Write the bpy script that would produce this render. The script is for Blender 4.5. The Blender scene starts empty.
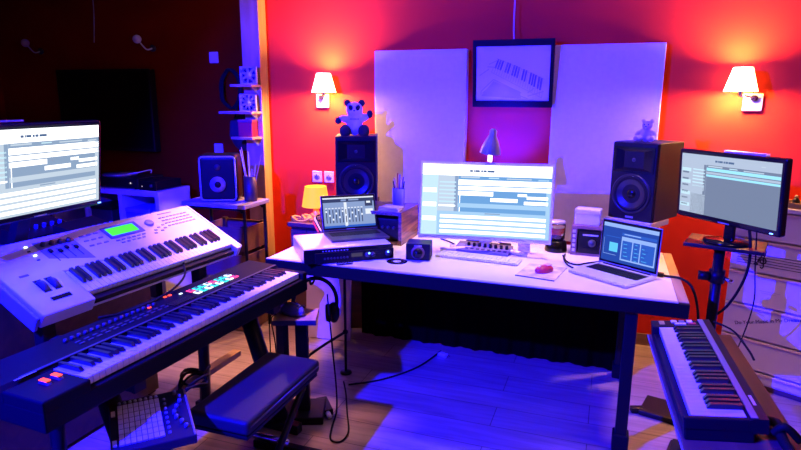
import bpy, bmesh, math, random
from mathutils import Vector, Matrix, Euler
random.seed(7)
sc = bpy.context.scene
COL = sc.collection
R = math.radians

# ------------------------------------------------------------------ materials
MATS = {}
def mat(name, col, rough=.5, metal=0, emit=None, es=0, bump=0, bscale=60, var=0, vscale=8, trans=0, coat=0, spec=.5):
    if name in MATS: return MATS[name]
    m = bpy.data.materials.new(name); m.use_nodes = True
    nt = m.node_tree; b = nt.nodes['Principled BSDF']
    b.inputs['Base Color'].default_value = (*col, 1)
    b.inputs['Roughness'].default_value = rough
    b.inputs['Metallic'].default_value = metal
    b.inputs['Specular IOR Level'].default_value = spec
    if coat: b.inputs['Coat Weight'].default_value = coat
    if trans: b.inputs['Transmission Weight'].default_value = trans
    if emit:
        b.inputs['Emission Color'].default_value = (*emit, 1)
        b.inputs['Emission Strength'].default_value = es
    if bump or var:
        tc = nt.nodes.new('ShaderNodeTexCoord')
        if bump:
            n = nt.nodes.new('ShaderNodeTexNoise'); n.inputs['Scale'].default_value = bscale
            n.inputs['Detail'].default_value = 4
            bp = nt.nodes.new('ShaderNodeBump'); bp.inputs['Strength'].default_value = bump
            bp.inputs['Distance'].default_value = .01
            nt.links.new(tc.outputs['Object'], n.inputs['Vector'])
            nt.links.new(n.outputs['Fac'], bp.inputs['Height']); nt.links.new(bp.outputs['Normal'], b.inputs['Normal'])
        if var:
            n2 = nt.nodes.new('ShaderNodeTexNoise'); n2.inputs['Scale'].default_value = vscale
            cr = nt.nodes.new('ShaderNodeValToRGB')
            cr.color_ramp.elements[0].position = .3; cr.color_ramp.elements[1].position = .7
            cr.color_ramp.elements[0].color = (*[c * (1 - var) for c in col], 1)
            cr.color_ramp.elements[1].color = (*[min(1, c * (1 + var)) for c in col], 1)
            nt.links.new(tc.outputs['Object'], n2.inputs['Vector'])
            nt.links.new(n2.outputs['Fac'], cr.inputs['Fac']); nt.links.new(cr.outputs['Color'], b.inputs['Base Color'])
    MATS[name] = m
    return m

def wood(name, c1, c2, rough=.5, axis='X', scale=3.0, bands=4.0, coat=0):
    if name in MATS: return MATS[name]
    m = bpy.data.materials.new(name); m.use_nodes = True
    nt = m.node_tree; b = nt.nodes['Principled BSDF']; b.inputs['Roughness'].default_value = rough
    b.inputs['Coat Weight'].default_value = coat
    tc = nt.nodes.new('ShaderNodeTexCoord'); mp = nt.nodes.new('ShaderNodeMapping')
    s = {'X': (.35, 4, 4), 'Y': (4, .35, 4), 'Z': (4, 4, .35)}[axis]
    mp.inputs['Scale'].default_value = s
    n = nt.nodes.new('ShaderNodeTexNoise'); n.inputs['Scale'].default_value = scale; n.inputs['Detail'].default_value = 6
    n.inputs['Distortion'].default_value = bands * .25
    cr = nt.nodes.new('ShaderNodeValToRGB')
    cr.color_ramp.elements[0].position = .35; cr.color_ramp.elements[1].position = .65
    cr.color_ramp.elements[0].color = (*c1, 1); cr.color_ramp.elements[1].color = (*c2, 1)
    nt.links.new(tc.outputs['Object'], mp.inputs['Vector']); nt.links.new(mp.outputs['Vector'], n.inputs['Vector'])
    nt.links.new(n.outputs['Fac'], cr.inputs['Fac']); nt.links.new(cr.outputs['Color'], b.inputs['Base Color'])
    MATS[name] = m
    return m

def floor_mat():
    m = bpy.data.materials.new('laminate_planks'); m.use_nodes = True
    nt = m.node_tree; b = nt.nodes['Principled BSDF']
    tc = nt.nodes.new('ShaderNodeTexCoord'); mp = nt.nodes.new('ShaderNodeMapping')
    br = nt.nodes.new('ShaderNodeTexBrick')
    br.inputs['Scale'].default_value = 1; br.inputs['Brick Width'].default_value = 1.25; br.inputs['Row Height'].default_value = .19
    br.inputs['Mortar Size'].default_value = .0025; br.inputs['Mortar Smooth'].default_value = .2; br.offset = .37
    br.inputs['Color1'].default_value = (.36, .27, .22, 1); br.inputs['Color2'].default_value = (.31, .23, .185, 1)
    br.inputs['Mortar'].default_value = (.10, .06, .04, 1)
    mp2 = nt.nodes.new('ShaderNodeMapping'); mp2.inputs['Scale'].default_value = (1.2, 14, 1)
    n = nt.nodes.new('ShaderNodeTexNoise'); n.inputs['Scale'].default_value = 2.2; n.inputs['Detail'].default_value = 6
    n.inputs['Distortion'].default_value = .6
    mx = nt.nodes.new('ShaderNodeMix'); mx.data_type = 'RGBA'; mx.blend_type = 'MULTIPLY'
    cr = nt.nodes.new('ShaderNodeValToRGB')
    cr.color_ramp.elements[0].position = .3; cr.color_ramp.elements[0].color = (.55, .55, .55, 1)
    cr.color_ramp.elements[1].position = .62; cr.color_ramp.elements[1].color = (1, 1, 1, 1)
    L = nt.links.new
    L(tc.outputs['Object'], mp.inputs['Vector']); L(mp.outputs['Vector'], br.inputs['Vector'])
    L(tc.outputs['Object'], mp2.inputs['Vector']); L(mp2.outputs['Vector'], n.inputs['Vector'])
    L(n.outputs['Fac'], cr.inputs['Fac'])
    mx.inputs['Factor'].default_value = .8
    L(br.outputs['Color'], mx.inputs['A']); L(cr.outputs['Color'], mx.inputs['B'])
    L(mx.outputs['Result'], b.inputs['Base Color'])
    b.inputs['Roughness'].default_value = .34
    return m

BLK = mat('black_plastic', (.010, .008, .007), .42, spec=.2, bump=.03, bscale=300)
BLKG = mat('black_gloss', (.006, .005, .005), .18, spec=.25)
BLKM = mat('black_metal', (.010, .008, .008), .4, spec=.25)
DARKP = mat('dark_grey_plastic', (.035, .035, .04), .5)
GREYM = mat('grey_metal', (.32, .32, .34), .4, .6)
SILV = mat('silver_metal', (.72, .72, .74), .35, .55)
ALU = mat('aluminium', (.75, .74, .73), .38, .4)
CHR = mat('chrome', (.75, .75, .78), .18, 1)
WHT = mat('white_plastic', (.82, .82, .82), .4)
WKEY = mat('white_key_plastic', (.86, .84, .84), .25)
BKEY = mat('black_key_plastic', (.008, .008, .012), .28)
SYN = mat('silver_white_synth', (.66, .65, .68), .42, .1)
PANEL = mat('white_panel_cloth', (.80, .78, .80), .9, bump=.12, bscale=260, var=.03, vscale=30)
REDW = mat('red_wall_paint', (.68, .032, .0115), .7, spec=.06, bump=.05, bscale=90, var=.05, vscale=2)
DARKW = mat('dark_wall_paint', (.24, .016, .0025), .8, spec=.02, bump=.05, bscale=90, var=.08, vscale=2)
PINE = wood('pine', (.55, .33, .15), (.74, .50, .27), .55, 'Z', 2.5)
DWOOD = wood('dark_wood', (.055, .025, .010), (.10, .045, .016), .45, 'X')
WOODED = wood('light_wood_edge', (.36, .21, .11), (.50, .31, .17), .5, 'Y')
GRAIN = wood('swirled_wood', (.04, .018, .012), (.26, .13, .08), .35, 'Y', 4.5, 16)
BROWN = wood('brown_wood', (.16, .07, .04), (.24, .11, .065), .5, 'X')
DESKT = mat('white_laminate', (.80, .76, .74), .38, var=.02, vscale=5)
CLOTH = mat('dark_seat_vinyl', (.035, .032, .022), .55, spec=.25, bump=.15, bscale=180)
CURT = mat('black_fabric', (.007, .005, .0015), .95, spec=.02, bump=.2, bscale=200)
DRS = mat('white_painted_wood', (.66, .60, .62), .5, bump=.03, bscale=60, var=.03, vscale=6)
DECAL = mat('black_decal', (.012, .01, .012), .6)
RUB = mat('black_rubber', (.009, .008, .007), .7, spec=.15)
SHADE = mat('sconce_shade_cloth', (.9, .78, .6), .8, emit=(1, .66, .30), es=7)
SHADEO = mat('orange_lamp_shade', (.9, .5, .004), .6, spec=.05, emit=(1, .40, .05), es=1.6)
ORNG = mat('orange_plastic', (.85, .30, .06), .35)
BULB = mat('bulb_glow', (1, .9, .7), .4, emit=(1, .72, .38), es=40)
PAPER = mat('paper', (.82, .80, .78), .8)
INK = mat('ink_grey', (.16, .15, .2), .8)
INKL = mat('ink_light', (.5, .48, .54), .8)
REDP = mat('red_plastic', (.55, .02, .05), .3)
BLUEP = mat('blue_plastic', (.05, .06, .4), .4)
GLASS = mat('clear_glass', (.95, .95, .97), .05, trans=1)
FURW = mat('white_plush', (.80, .79, .82), .95, bump=.6, bscale=120)
FURB = mat('black_plush', (.012, .012, .014), .95, bump=.6, bscale=120)
FURT = mat('cream_plush', (.72, .62, .60), .95, bump=.6, bscale=160)
GOLDW = wood('golden_wood', (.30, .19, .07), (.42, .27, .11), .5, 'X')
def em(name, col, s): return mat(name, (.004, .004, .005), .5, emit=col, es=s, spec=.02)
S_W = em('screen_white', (1, 1, 1), 1.9); S_LB = em('screen_pale_blue', (.62, .88, 1), 1.0)
S_B = em('screen_blue', (.17, .40, .72), 1.0); S_G = em('screen_grey_blue', (.30, .42, .60), .95)
S_C = em('screen_light_grey', (.62, .74, .86), .95); S_D = em('screen_dark_text', (.10, .18, .34), .9)
S_CY = em('screen_cyan', (.35, .80, 1), 1.15); S_MID = em('screen_mid_blue', (.42, .68, .92), 1.0)
T_W = em('mixer_white', (.86, .92, 1), 1.0); T_B = em('mixer_blue_grey', (.32, .44, .72), .85); T_D = em('mixer_dark', (.05, .07, .14), .8)
N_B = em('deck_navy', (.02, .07, .40), 1.0); N_M = em('deck_blue', (.03, .12, .60), 1.0); N_L = em('deck_light', (.32, .50, 1), 1.0); N_C = em('deck_cyan', (.12, .60, 1), 1.1)
A_G = em('dim_grey_blue', (.22, .28, .40), .9); A_L = em('dim_light', (.55, .66, .82), .9)
LCDG = em('green_display', (.10, 1, .04), 1.0)
LR = em('red_glow', (1, .06, .03), 3); LBL = em('blue_led', (.12, .3, 1), 6); LW = em('white_led', (.8, .9, 1), 4)
LTEAL = em('teal_glow', (.05, .75, .68), 1.6); LPINK = em('pink_glow', (1, .05, .2), 2.2); LWH = em('pale_glow', (.8, .95, 1), 1.8)
LGRN = em('green_led', (.2, 1, .3), 4)

# ------------------------------------------------------------------ mesh builder
class MB:
    def __init__(s): s.bm = bmesh.new()
    def _m(s, before, m):
        for f in s.bm.faces:
            if f not in before: f.material_index = m
    def box(s, x0, x1, y0, y1, z0, z1, m=0, bev=0, seg=2, M=None):
        vs = [s.bm.verts.new(c) for c in ((x0,y0,z0),(x1,y0,z0),(x1,y1,z0),(x0,y1,z0),(x0,y0,z1),(x1,y0,z1),(x1,y1,z1),(x0,y1,z1))]
        if M is not None:
            for v in vs: v.co = M @ v.co
        fs = []
        for q in ((3,2,1,0),(4,5,6,7),(0,1,5,4),(1,2,6,5),(2,3,7,6),(3,0,4,7)):
            f = s.bm.faces.new([vs[i] for i in q]); f.material_index = m; fs.append(f)
        if bev:
            es = list({e for f in fs for e in f.edges})
            bmesh.ops.bevel(s.bm, geom=es, offset=bev, segments=seg, profile=.5, affect='EDGES')
        return s
    def cbox(s, c, d, m=0, bev=0, rot=None, seg=2):
        M = Matrix.Translation(c) @ (Euler(rot).to_matrix().to_4x4() if rot else Matrix())
        return s.box(-d[0]/2, d[0]/2, -d[1]/2, d[1]/2, -d[2]/2, d[2]/2, m, bev, seg, M)
    def prism(s, poly, axis, a, b, m=0):
        # poly: list of 2D points; axis 'x','y','z' extrusion from a to b
        def p(u, v, t): return {'x': (t, u, v), 'y': (u, t, v), 'z': (u, v, t)}[axis]
        A = [s.bm.verts.new(p(u, v, a)) for u, v in poly]; Bv = [s.bm.verts.new(p(u, v, b)) for u, v in poly]
        n = len(poly); fs = [s.bm.faces.new(A[::-1]), s.bm.faces.new(Bv)]
        for i in range(n): fs.append(s.bm.faces.new((A[i], A[(i+1) % n], Bv[(i+1) % n], Bv[i])))
        for f in fs: f.material_index = m
        bmesh.ops.recalc_face_normals(s.bm, faces=fs)
        return s
    def lathe(s, prof, c=(0,0,0), seg=24, m=0, axis=None, cap=True):
        Q = Vector((0,0,1)).rotation_difference(Vector(axis)).to_matrix() if axis else Matrix.Identity(3)
        rings = []; fs = []
        for r, z in prof:
            rings.append([s.bm.verts.new(Q @ Vector((r*math.cos(2*math.pi*i/seg), r*math.sin(2*math.pi*i/seg), z)) + Vector(c)) for i in range(seg)])
        for k in range(len(rings)-1):
            for i in range(seg):
                fs.append(s.bm.faces.new((rings[k][i], rings[k][(i+1)%seg], rings[k+1][(i+1)%seg], rings[k+1][i])))
        if cap: fs.append(s.bm.faces.new(rings[0][::-1])); fs.append(s.bm.faces.new(rings[-1]))
        for f in fs: f.material_index = m; f.smooth = seg > 10
        return s
    def cyl(s, p0, p1, r0, r1=None, m=0, seg=16):
        p0 = Vector(p0); p1 = Vector(p1); d = p1 - p0
        return s.lathe([(r0, 0), (r0 if r1 is None else r1, d.length)], p0, seg, m, d.normalized())
    def tube(s, pts, r, m=0, seg=8, sub=6):
        P = [Vector(p) for p in pts]
        if len(P) > 2 and sub > 1:
            Q = []
            for i in range(len(P)-1):
                a = P[max(i-1,0)]; b = P[i]; c = P[i+1]; d = P[min(i+2,len(P)-1)]
                for k in range(sub):
                    t = k/sub
                    Q.append(.5*((2*b)+(c-a)*t+(2*a-5*b+4*c-d)*t*t+(3*b-a-3*c+d)*t**3))
            Q.append(P[-1]); P = Q
        rings = []; up = Vector((0,0,1)); fs = []
        nrm = None
        for i, p in enumerate(P):
            t = (P[min(i+1,len(P)-1)] - P[max(i-1,0)]).normalized()
            if nrm is None:
                nrm = t.orthogonal().normalized()
            nrm = (nrm - t*nrm.dot(t))
            nrm = nrm.normalized() if nrm.length > 1e-5 else t.orthogonal().normalized()
            bn = t.cross(nrm)
            rings.append([s.bm.verts.new(p + r*(math.cos(2*math.pi*k/seg)*nrm + math.sin(2*math.pi*k/seg)*bn)) for k in range(seg)])
        for i in range(len(rings)-1):
            for k in range(seg):
                fs.append(s.bm.faces.new((rings[i][k], rings[i][(k+1)%seg], rings[i+1][(k+1)%seg], rings[i+1][k])))
        fs.append(s.bm.faces.new(rings[0][::-1])); fs.append(s.bm.faces.new(rings[-1]))
        for f in fs: f.material_index = m; f.smooth = True
        return s
    def ball(s, c, r, m=0, seg=18, rot=None):
        r = (r, r, r) if not isinstance(r, (tuple, list)) else r
        M = Matrix.Translation(c) @ (Euler(rot).to_matrix().to_4x4() if rot else Matrix()) @ Matrix.Diagonal((*r, 1))
        g = bmesh.ops.create_uvsphere(s.bm, u_segments=seg, v_segments=max(8, seg*2//3), radius=1, matrix=M)
        for v in g['verts']:
            for f in v.link_faces: f.material_index = m; f.smooth = True
        return s
    def quad(s, pts, m=0):
        f = s.bm.faces.new([s.bm.verts.new(p) for p in pts]); f.material_index = m
        return s
    def build(s, name, mats, parent=None, loc=None, rot=None, fix=True):
        if not isinstance(mats, (list, tuple)): mats = [mats]
        if fix: bmesh.ops.recalc_face_normals(s.bm, faces=s.bm.faces)
        me = bpy.data.meshes.new(name); s.bm.to_mesh(me); s.bm.free()
        for m in mats: me.materials.append(m)
        o = bpy.data.objects.new(name, me); COL.objects.link(o)
        if parent: o.parent = parent
        if loc: o.location = loc
        if rot: o.rotation_euler = rot
        return o

def tag(o, label=None, cat=None, group=None, kind=None):
    if label: o['label'] = label
    if cat: o['category'] = cat
    if group: o['group'] = group
    if kind: o['kind'] = kind
    return o
def thing(name, label, cat, loc=(0,0,0), rz=0, rx=0, group=None):
    o = bpy.data.objects.new(name, None); COL.objects.link(o); o.empty_display_size = .05
    o.location = loc; o.rotation_euler = (R(rx), 0, R(rz))
    return tag(o, label, cat, group)
def dup(o, label=None, loc=None, rz=None, parent=None):
    c = o.copy(); COL.objects.link(c); c.parent = parent
    if label: c['label'] = label
    if loc: c.location = loc
    if rz is not None: c.rotation_euler = (0, 0, R(rz))
    for ch in list(o.children): dup(ch, parent=c)
    return c
def structure(o): o['kind'] = 'structure'; return o
def cable(name, label, pts, r=.004, m=None, cat='cable', group=None):
    return tag(MB().tube(pts, r).build(name, m or RUB), label, cat, group)
def text_mesh(name, body, size, m, parent, M, extrude=.0006):
    cu = bpy.data.curves.new('lettering_curve', 'FONT'); cu.body = body; cu.size = size; cu.extrude = extrude
    t = bpy.data.objects.new('lettering_tmp', cu); COL.objects.link(t)
    dg = bpy.context.evaluated_depsgraph_get()
    me = bpy.data.meshes.new_from_object(t.evaluated_get(dg)); bpy.data.objects.remove(t)
    me.transform(M); me.materials.clear(); me.materials.append(m)
    o = bpy.data.objects.new(name, me); COL.objects.link(o); o.parent = parent
    return o

# ------------------------------------------------------------------ camera
def make_camera():
    F, pitch, yaw, roll = 588, R(12.2), R(19.5), R(.3)
    fw = Vector((-math.sin(yaw)*math.cos(pitch), math.cos(yaw)*math.cos(pitch), -math.sin(pitch)))
    rt0 = Vector((math.cos(yaw), math.sin(yaw), 0)); up0 = rt0.cross(fw)
    rt = rt0*math.cos(roll) + up0*math.sin(roll); up = rt.cross(fw)
    cd = bpy.data.cameras.new('camera'); cd.sensor_width = 36; cd.lens = F*36/801; cd.clip_start = .02
    co = bpy.data.objects.new('camera', cd); COL.objects.link(co)
    co.matrix_world = Matrix(((rt.x, up.x, -fw.x, 0), (rt.y, up.y, -fw.y, 0), (rt.z, up.z, -fw.z, 1.6), (0,0,0,1)))
    sc.camera = co
make_camera()

# ------------------------------------------------------------------ setting
WY = 4.0
structure(MB().box(-5.3, 2.7, -1.7, 4.15, -.1, 0).build('floor', floor_mat()))
structure(MB().box(-5.3, 2.7, -1.7, 4.15, 2.6, 2.7).build('ceiling', mat('ceiling_paint', (.32, .28, .28), .9)))
structure(MB().box(-2.55, 2.7, WY, 4.15, 0, 2.6).build('wall_back', REDW))
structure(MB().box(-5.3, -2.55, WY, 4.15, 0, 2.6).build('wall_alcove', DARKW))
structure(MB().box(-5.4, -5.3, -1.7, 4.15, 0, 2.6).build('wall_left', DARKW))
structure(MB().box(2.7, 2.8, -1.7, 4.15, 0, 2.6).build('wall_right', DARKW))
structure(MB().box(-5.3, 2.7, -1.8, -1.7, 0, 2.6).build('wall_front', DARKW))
b = MB(); b.prism([(-2.595, 3.83), (-2.447, 3.83), (-2.49, WY-.001), (-2.595, WY-.001)], 'z', 0, 2.6)
structure(b.build('trim_1', PINE))
structure(MB().box(-2.44, .6, WY-.015, WY-.001, 0, .08, bev=.003).build('baseboard_back', BROWN))

# ------------------------------------------------------------------ helper: screens
def screen(name, w, h, rects, base, parent, y=-.004, curve=0):
    """emissive picture: base face + rectangles (x0,y0,x1,y1,mat) in 0..1 with y from the top; faces -Y"""
    mats = [base] + list({r[4].name: r[4] for r in rects}.values())
    idx = {m.name: i for i, m in enumerate(mats)}
    b = MB(); n = 16 if curve else 1
    def put(x0, y0, x1, y1, mi, d):
        k0 = max(1, int(math.ceil((x1-x0)*n))) if curve else 1
        for i in range(k0):
            a = x0+(x1-x0)*i/k0; c = x0+(x1-x0)*(i+1)/k0
            def pt(u, v):
                x = (u-.5)*w
                return (x, y-d-curve*(2*u-1)**2, h*(1-v))
            b.quad([pt(a, y1), pt(c, y1), pt(c, y0), pt(a, y0)], mi)
    put(0, 0, 1, 1, 0, 0)
    for k, r in enumerate(rects): put(*r[:4], idx[r[4].name], .0004*(1+r[5] if len(r) > 5 else 1))
    return b.build(name, mats, parent, fix=False)

def daw_rects(lo):
    """an arranger window: title strip, track list, arrangement with clips, mixer lanes"""
    W_, LB, B_, MID, C_, D_ = (S_W, S_LB, S_B, S_MID, S_C, S_D) if lo == 0 else (S_W, S_LB, S_G, S_C, S_C, S_D) if lo == 1 else (A_L, S_LB, A_G, A_G, A_L, S_D)
    r = [(0, 0, 1, .155, W_), (0, .155, .125, 1, C_ if lo else LB), (.125, .155, .285, .66, C_), (.285, .155, 1, .66, B_), (.125, .66, 1, 1, MID)]
    r += [(.38, .07, .39+.02*i, .095, D_, 1) for i in range(0)]
    x = .37
    for wd in (.03, .012, .045, .02, .03, .07):
        r.append((x, .07, x+wd*.8, .10, D_, 1)); x += wd
    r += [(.82, .08, .86, .095, S_C, 1), (.30, .165, .45, .185, S_C, 1), (.52, .17, .60, .185, LB, 1), (.66, .175, .85, .19, S_C, 1), (.90, .18, .98, .2, MID, 1)]
    for i in range(7):
        r.append((.135, .24+.055*i, .27, .262+.055*i, LB if i < 6 else W_, 1))
        r.append((.01, .24+.1*i, .115, .30+.1*i, W_ if i % 2 else LB, 1))
    r.append((.255, .16, .283, .66, S_G if lo < 2 else A_G, 1))
    if lo < 2:
        r += [(.285, .21, 1, .285, W_, 1), (.285, .30, 1, .355, W_, 1), (.285, .37, .56, .43, W_, 1),
              (.54, .455, .75, .505, W_, 1), (.75, .385, .82, .42, W_, 1), (.82, .415, .985, .455, W_, 1), (.80, .485, .985, .53, W_, 1),
              (.285, .54, .985, .60, MID, 1), (.965, .21, 1, .66, MID, 1), (.296, .43, .302, .66, W_, 1)]
        for i in range(4): r.append((.15, .71+.072*i, .97, .752+.072*i, W_, 1))
        r += [(.5, .67, .62, .685, S_G, 1)]
    else:
        r += [(.285, .2, 1, .25, S_CY, 1), (.285, .265, 1, .30, W_, 1), (.285, .31, 1, .345, S_CY, 1), (.13, .5, .27, .6, W_, 1),
              (.125, .66, .285, 1, A_L), (.285, .345, 1, 1, A_G, 1)]
        for i in range(6): r.append((.02, .3+.11*i, .09, .33+.11*i, A_G, 1))
    return r

# ------------------------------------------------------------------ desk
desk = thing('studio_desk', 'long white-topped studio desk with dark frame below the middle screen', 'desk', (-.66, 3.05, 0))
dx0, dx1, dy0, dy1 = -1.693+.66, .366+.66, 2.616-3.05, 3.5-3.05
MB().box(dx0+.01, dx1-.045, dy0+.02, dy1, .735, .76, bev=.003).build('desktop', DESKT, desk)
b = MB(); b.box(dx1-.045, dx1, dy0+.02, dy1, .735, .759, bev=.004)
b.build('wooden_edge', WOODED, desk)
MB().box(dx0, dx1, dy0, dy0+.022, .69, .756, bev=.004).build('front_rail', mat('dark_rail', (.012, .010, .006), .5, spec=.12), desk)
MB().box(dx0+.005, dx1-.045, dy0-.0005, dy0+.021, .7562, .7605, bev=.001).build('edge_trim', mat('trim_grey', (.42, .38, .40), .4), desk)
b = MB()
b.box(dx0+.01, dx0+.05, dy0+.03, dy1, .69, .734); b.box(dx1-.05, dx1-.01, dy0+.03, dy1, .69, .734); b.box(dx0+.02, dx1-.02, dy1-.04, dy1, .69, .734)
b.build('under_frame', BLKM, desk)
for lx, ly in ((.145+.66, dy0+.06), (dx0+.05, dy0+.06), (.145+.66, dy1-.05), (dx0+.05, dy1-.05)):
    lg = MB().box(lx-.026, lx+.026, ly-.026, ly+.026, .07, .735, bev=.003).build('leg', BLKM, desk)
    MB().box(lx-.036, lx+.036, ly-.036, ly+.036, 0, .085, bev=.006).build('foot_cap', RUB, lg)
DT = .76

# black cloth closing the back of the desk
b = MB(); n = 120
front = []
for i in range(n+1):
    t = i/n; x = -1.53+1.66*t
    front.append((x, 3.525+.012*math.sin(t*62)+.006*math.sin(t*151+1)))
for i in range(n):
    (xa, ya), (xb, yb) = front[i], front[i+1]
    for k in range(2):
        o = .006*k
        b.quad([(xa, ya+o, .002), (xb, yb+o, .002), (xb, yb*.4+3.525*.6+o, .70), (xa, ya*.4+3.525*.6+o, .70)])
o = b.build('black_curtain', CURT, fix=False)
tag(o, 'black cloth hanging to the floor behind the white-topped desk', 'curtain')
rail = None

# ------------------------------------------------------------------ acoustic panels + picture
def acoustic(label, x0, x1, z1):
    t = thing('acoustic_panel', label, 'acoustic panel', ((x0+x1)/2, WY-.001, z1-1.25), group='tall acoustic panels on the red wall')
    w = x1-x0
    MB().box(-w/2, w/2, -.07, 0, .0, 1.25, bev=.006).build('cloth_face', PANEL, t)
    b = MB()
    for a, c, e, f in ((-w/2+.01, w/2-.01, -.012, .0),): b.box(a, c, e, f, -.004, 1.254)
    b.build('wooden_backing', PINE, t)
acoustic('tall pale acoustic panel left of the hanging picture', -1.59, -.935, 1.917)
acoustic('tall pale acoustic panel right of the hanging picture', -.372, .268, 1.928)

pic = thing('framed_picture', 'dark framed drawing of hands on a piano keyboard hung between the panels', 'picture', (-.622, 3.895, 1.545), rx=6)
w, h = .51, .42
b = MB(); fr = .033
b.box(-w/2, w/2, -.012, .018, h-fr*1.25, h, bev=.003); b.box(-w/2, w/2, -.012, .018, 0, fr*1.25, bev=.003)
b.box(-w/2, -w/2+fr*.7, -.012, .018, fr, h-fr, bev=.003); b.box(w/2-fr*.7, w/2, -.012, .018, fr, h-fr, bev=.003)
b.build('frame', mat('dark_frame', (.008, .006, .004), .5, spec=.06), pic)
b = MB(); b.box(-w/2+.01, w/2-.01, -.002, .014, .01, h-.01)
# drawing: slanting keyboard with dark keys, case and sweeping hand outlines
def ln(p, q, t, m):
    p = Vector((p[0], 0, p[1])); q = Vector((q[0], 0, q[1])); d = (q-p).normalized(); nn = Vector((-d.z, 0, d.x))*t/2
    b.quad([(v.x, -.0035, v.z) for v in (p-nn, q-nn, q+nn, p+nn)], m)
def kp(u, v): # along the keyboard u 0..1, across v 0..1
    ax, az = -.10+.30*u, .305-.10*u-.03*u*u
    return (ax+.035*(1-u)*(-v)*.6-.012*v, az-.085*v-.03*u*v)
for i, u in enumerate((.04, .09, .14, .24, .29, .38, .43, .48, .58, .63, .73, .78, .83, .9, .95)):
    ln(kp(u, 0), kp(u, .66), .0115, 1)
for i in range(22): ln(kp(i/21, 0 if i % 3 else .6), kp(i/21, 1), .0028, 2)
ln(kp(0, 1), kp(1, 1), .003, 2); ln(kp(0, 0), kp(1, 0), .003, 2)
for k, (p, q) in enumerate((((-.2, .10), (-.12, .175)), ((-.12, .175), (.06, .09)), ((-.2, .08), (-.2, .1)), ((-.12, .15), (.05, .07)), ((-.19, .09), (-.1, .155)), ((-.21, .2), (-.15, .24)), ((-.15, .27), (-.08, .30)), ((-.16, .255), (-.1, .25)), ((.1, .07), (.2, .1)), ((.1, .09), (.14, .12)), ((.0, .09), (.1, .055)))):
    ln(p, q, .006, 2)
b.quad([(-.2, -.003, .07), (.06, -.003, .055), (.05, -.003, .10), (-.12, -.003, .165)], 3)
b.build('print', [mat('print_paper', (.72, .68, .76), .5), INK, INKL, mat('print_shadow', (.52, .48, .6), .6)], pic, fix=False)
MB().tube([(.0, .03, h-.01), (-.012, .08, h+.09), (-.01, .10, h+.35), (-.004, .10, 1.02)], .004).build('hanging_cord', mat('grey_cord', (.5, .42, .45), .8), pic)

# ------------------------------------------------------------------ wall sconces
def sconce(label, cx, zc, sx, arm):
    t = thing('wall_sconce', label, 'wall lamp', (cx, WY-.001, zc), group='pair of wall sconces')
    MB().box(sx-.05, sx+.05, -.022, 0, -.175, -.075, bev=.004).build('wall_plate', SILV, t)
    b = MB(); b.tube([(sx, -.02, -.10), (sx, -.06, -.095), (sx*.5, -.07, -.09), (0, -.13, -.088)], .007)
    b.cyl((0, -.13, -.09), (0, -.13, -.03), .012); b.cyl((sx, -.02, -.10), (sx, -.045, -.10), .018)
    b.build('swing_arm', CHR, t)
    prof = [(.088, -.065), (.05, .068)]
    b = MB(); b.lathe(prof, (0, -.13, 0), 32, cap=False); b.build('lamp_shade', SHADE, t)
    MB().ball((0, -.13, -.005), .024, seg=12).build('bulb', BULB, t)
    l = bpy.data.lights.new('sconce_light', 'POINT'); l.energy = 88; l.color = (1, .46, .13); l.shadow_soft_size = .03
    lo = bpy.data.objects.new('sconce_light', l); COL.objects.link(lo); lo.location = (cx, WY-.131, zc+.03)
    lo2 = bpy.data.objects.new('sconce_light', l); COL.objects.link(lo2); lo2.location = (cx, WY-.131, zc-.05)
sconce('wall sconce lit left of the panels above the panda toy', -1.955, 1.70, -.07, 0)
sconce('wall sconce lit at the right above the rotated screen', .672, 1.71, .09, 0)

# ------------------------------------------------------------------ sockets, switches, hooks
def plate(name, label, cat, x, z, kind, group=None):
    t = thing(name, label, cat, (x, WY-.001, z), group=group)
    MB().box(-.04, .04, -.010, 0, -.042, .042, bev=.004).build('cover', WHT, t)
    b = MB()
    if kind == 'socket':
        b.lathe([(.024, 0), (.024, .001)], (0, -.0112, 0), 20, axis=(0, 1, 0)); b.build('socket_well', mat('socket_grey', (.35, .33, .35), .5), t)
        b = MB(); b.lathe([(.004, 0), (.004, .002)], (-.010, -.0135, 0), 8, axis=(0, 1, 0)); b.lathe([(.004, 0), (.004, .002)], (.010, -.0135, 0), 8, axis=(0, 1, 0)); b.cyl((0, -.012, .012), (0, -.02, .012), .003)
        b.build('pin_holes', BLK, t)
    else:
        b.box(-.026, .026, -.015, -.009, -.028, .028, bev=.003); b.build('rocker', WHT, t)
plate('wall_socket', 'white wall socket, the one further from the tall speaker', 'socket', -2.09, 1.01, 'socket', 'pair of wall sockets')
plate('wall_socket', 'white wall socket right beside the tall panda-topped speaker', 'socket', -1.99, 1.012, 'socket', 'pair of wall sockets')
plate('light_switch', 'pale light switch high on the dark wall left of the post', 'switch', -2.966, 1.90, 'switch')
plate('light_switch', 'pale switch plate low behind the small boxy speaker', 'switch', -2.97, 1.19, 'switch')
def hook(label, x, z, m):
    t = thing('wall_spotlight', label, 'wall lamp', (x, WY-.001, z), group='small ball lamps on the dark wall')
    MB().lathe([(.028, 0), (.022, .02)], (.10, -.02, -.05), 16, axis=(0, 1, 0)).build('wall_mount', DARKP, t)
    MB().tube([(.10, -.02, -.05), (.07, -.05, -.06), (.03, -.07, -.01)], .006).build('stem', m, t)
    MB().ball((0, -.07, .02), .034, seg=14).build('ball_head', m, t)
hook('small unlit ball lamp on dark wall nearest the left picture edge', -4.86, 2.03, mat('dull_white', (.45, .4, .4), .5))
hook('small pale ball lamp on dark wall above the television corner', -3.64, 2.03, WHT)
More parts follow.
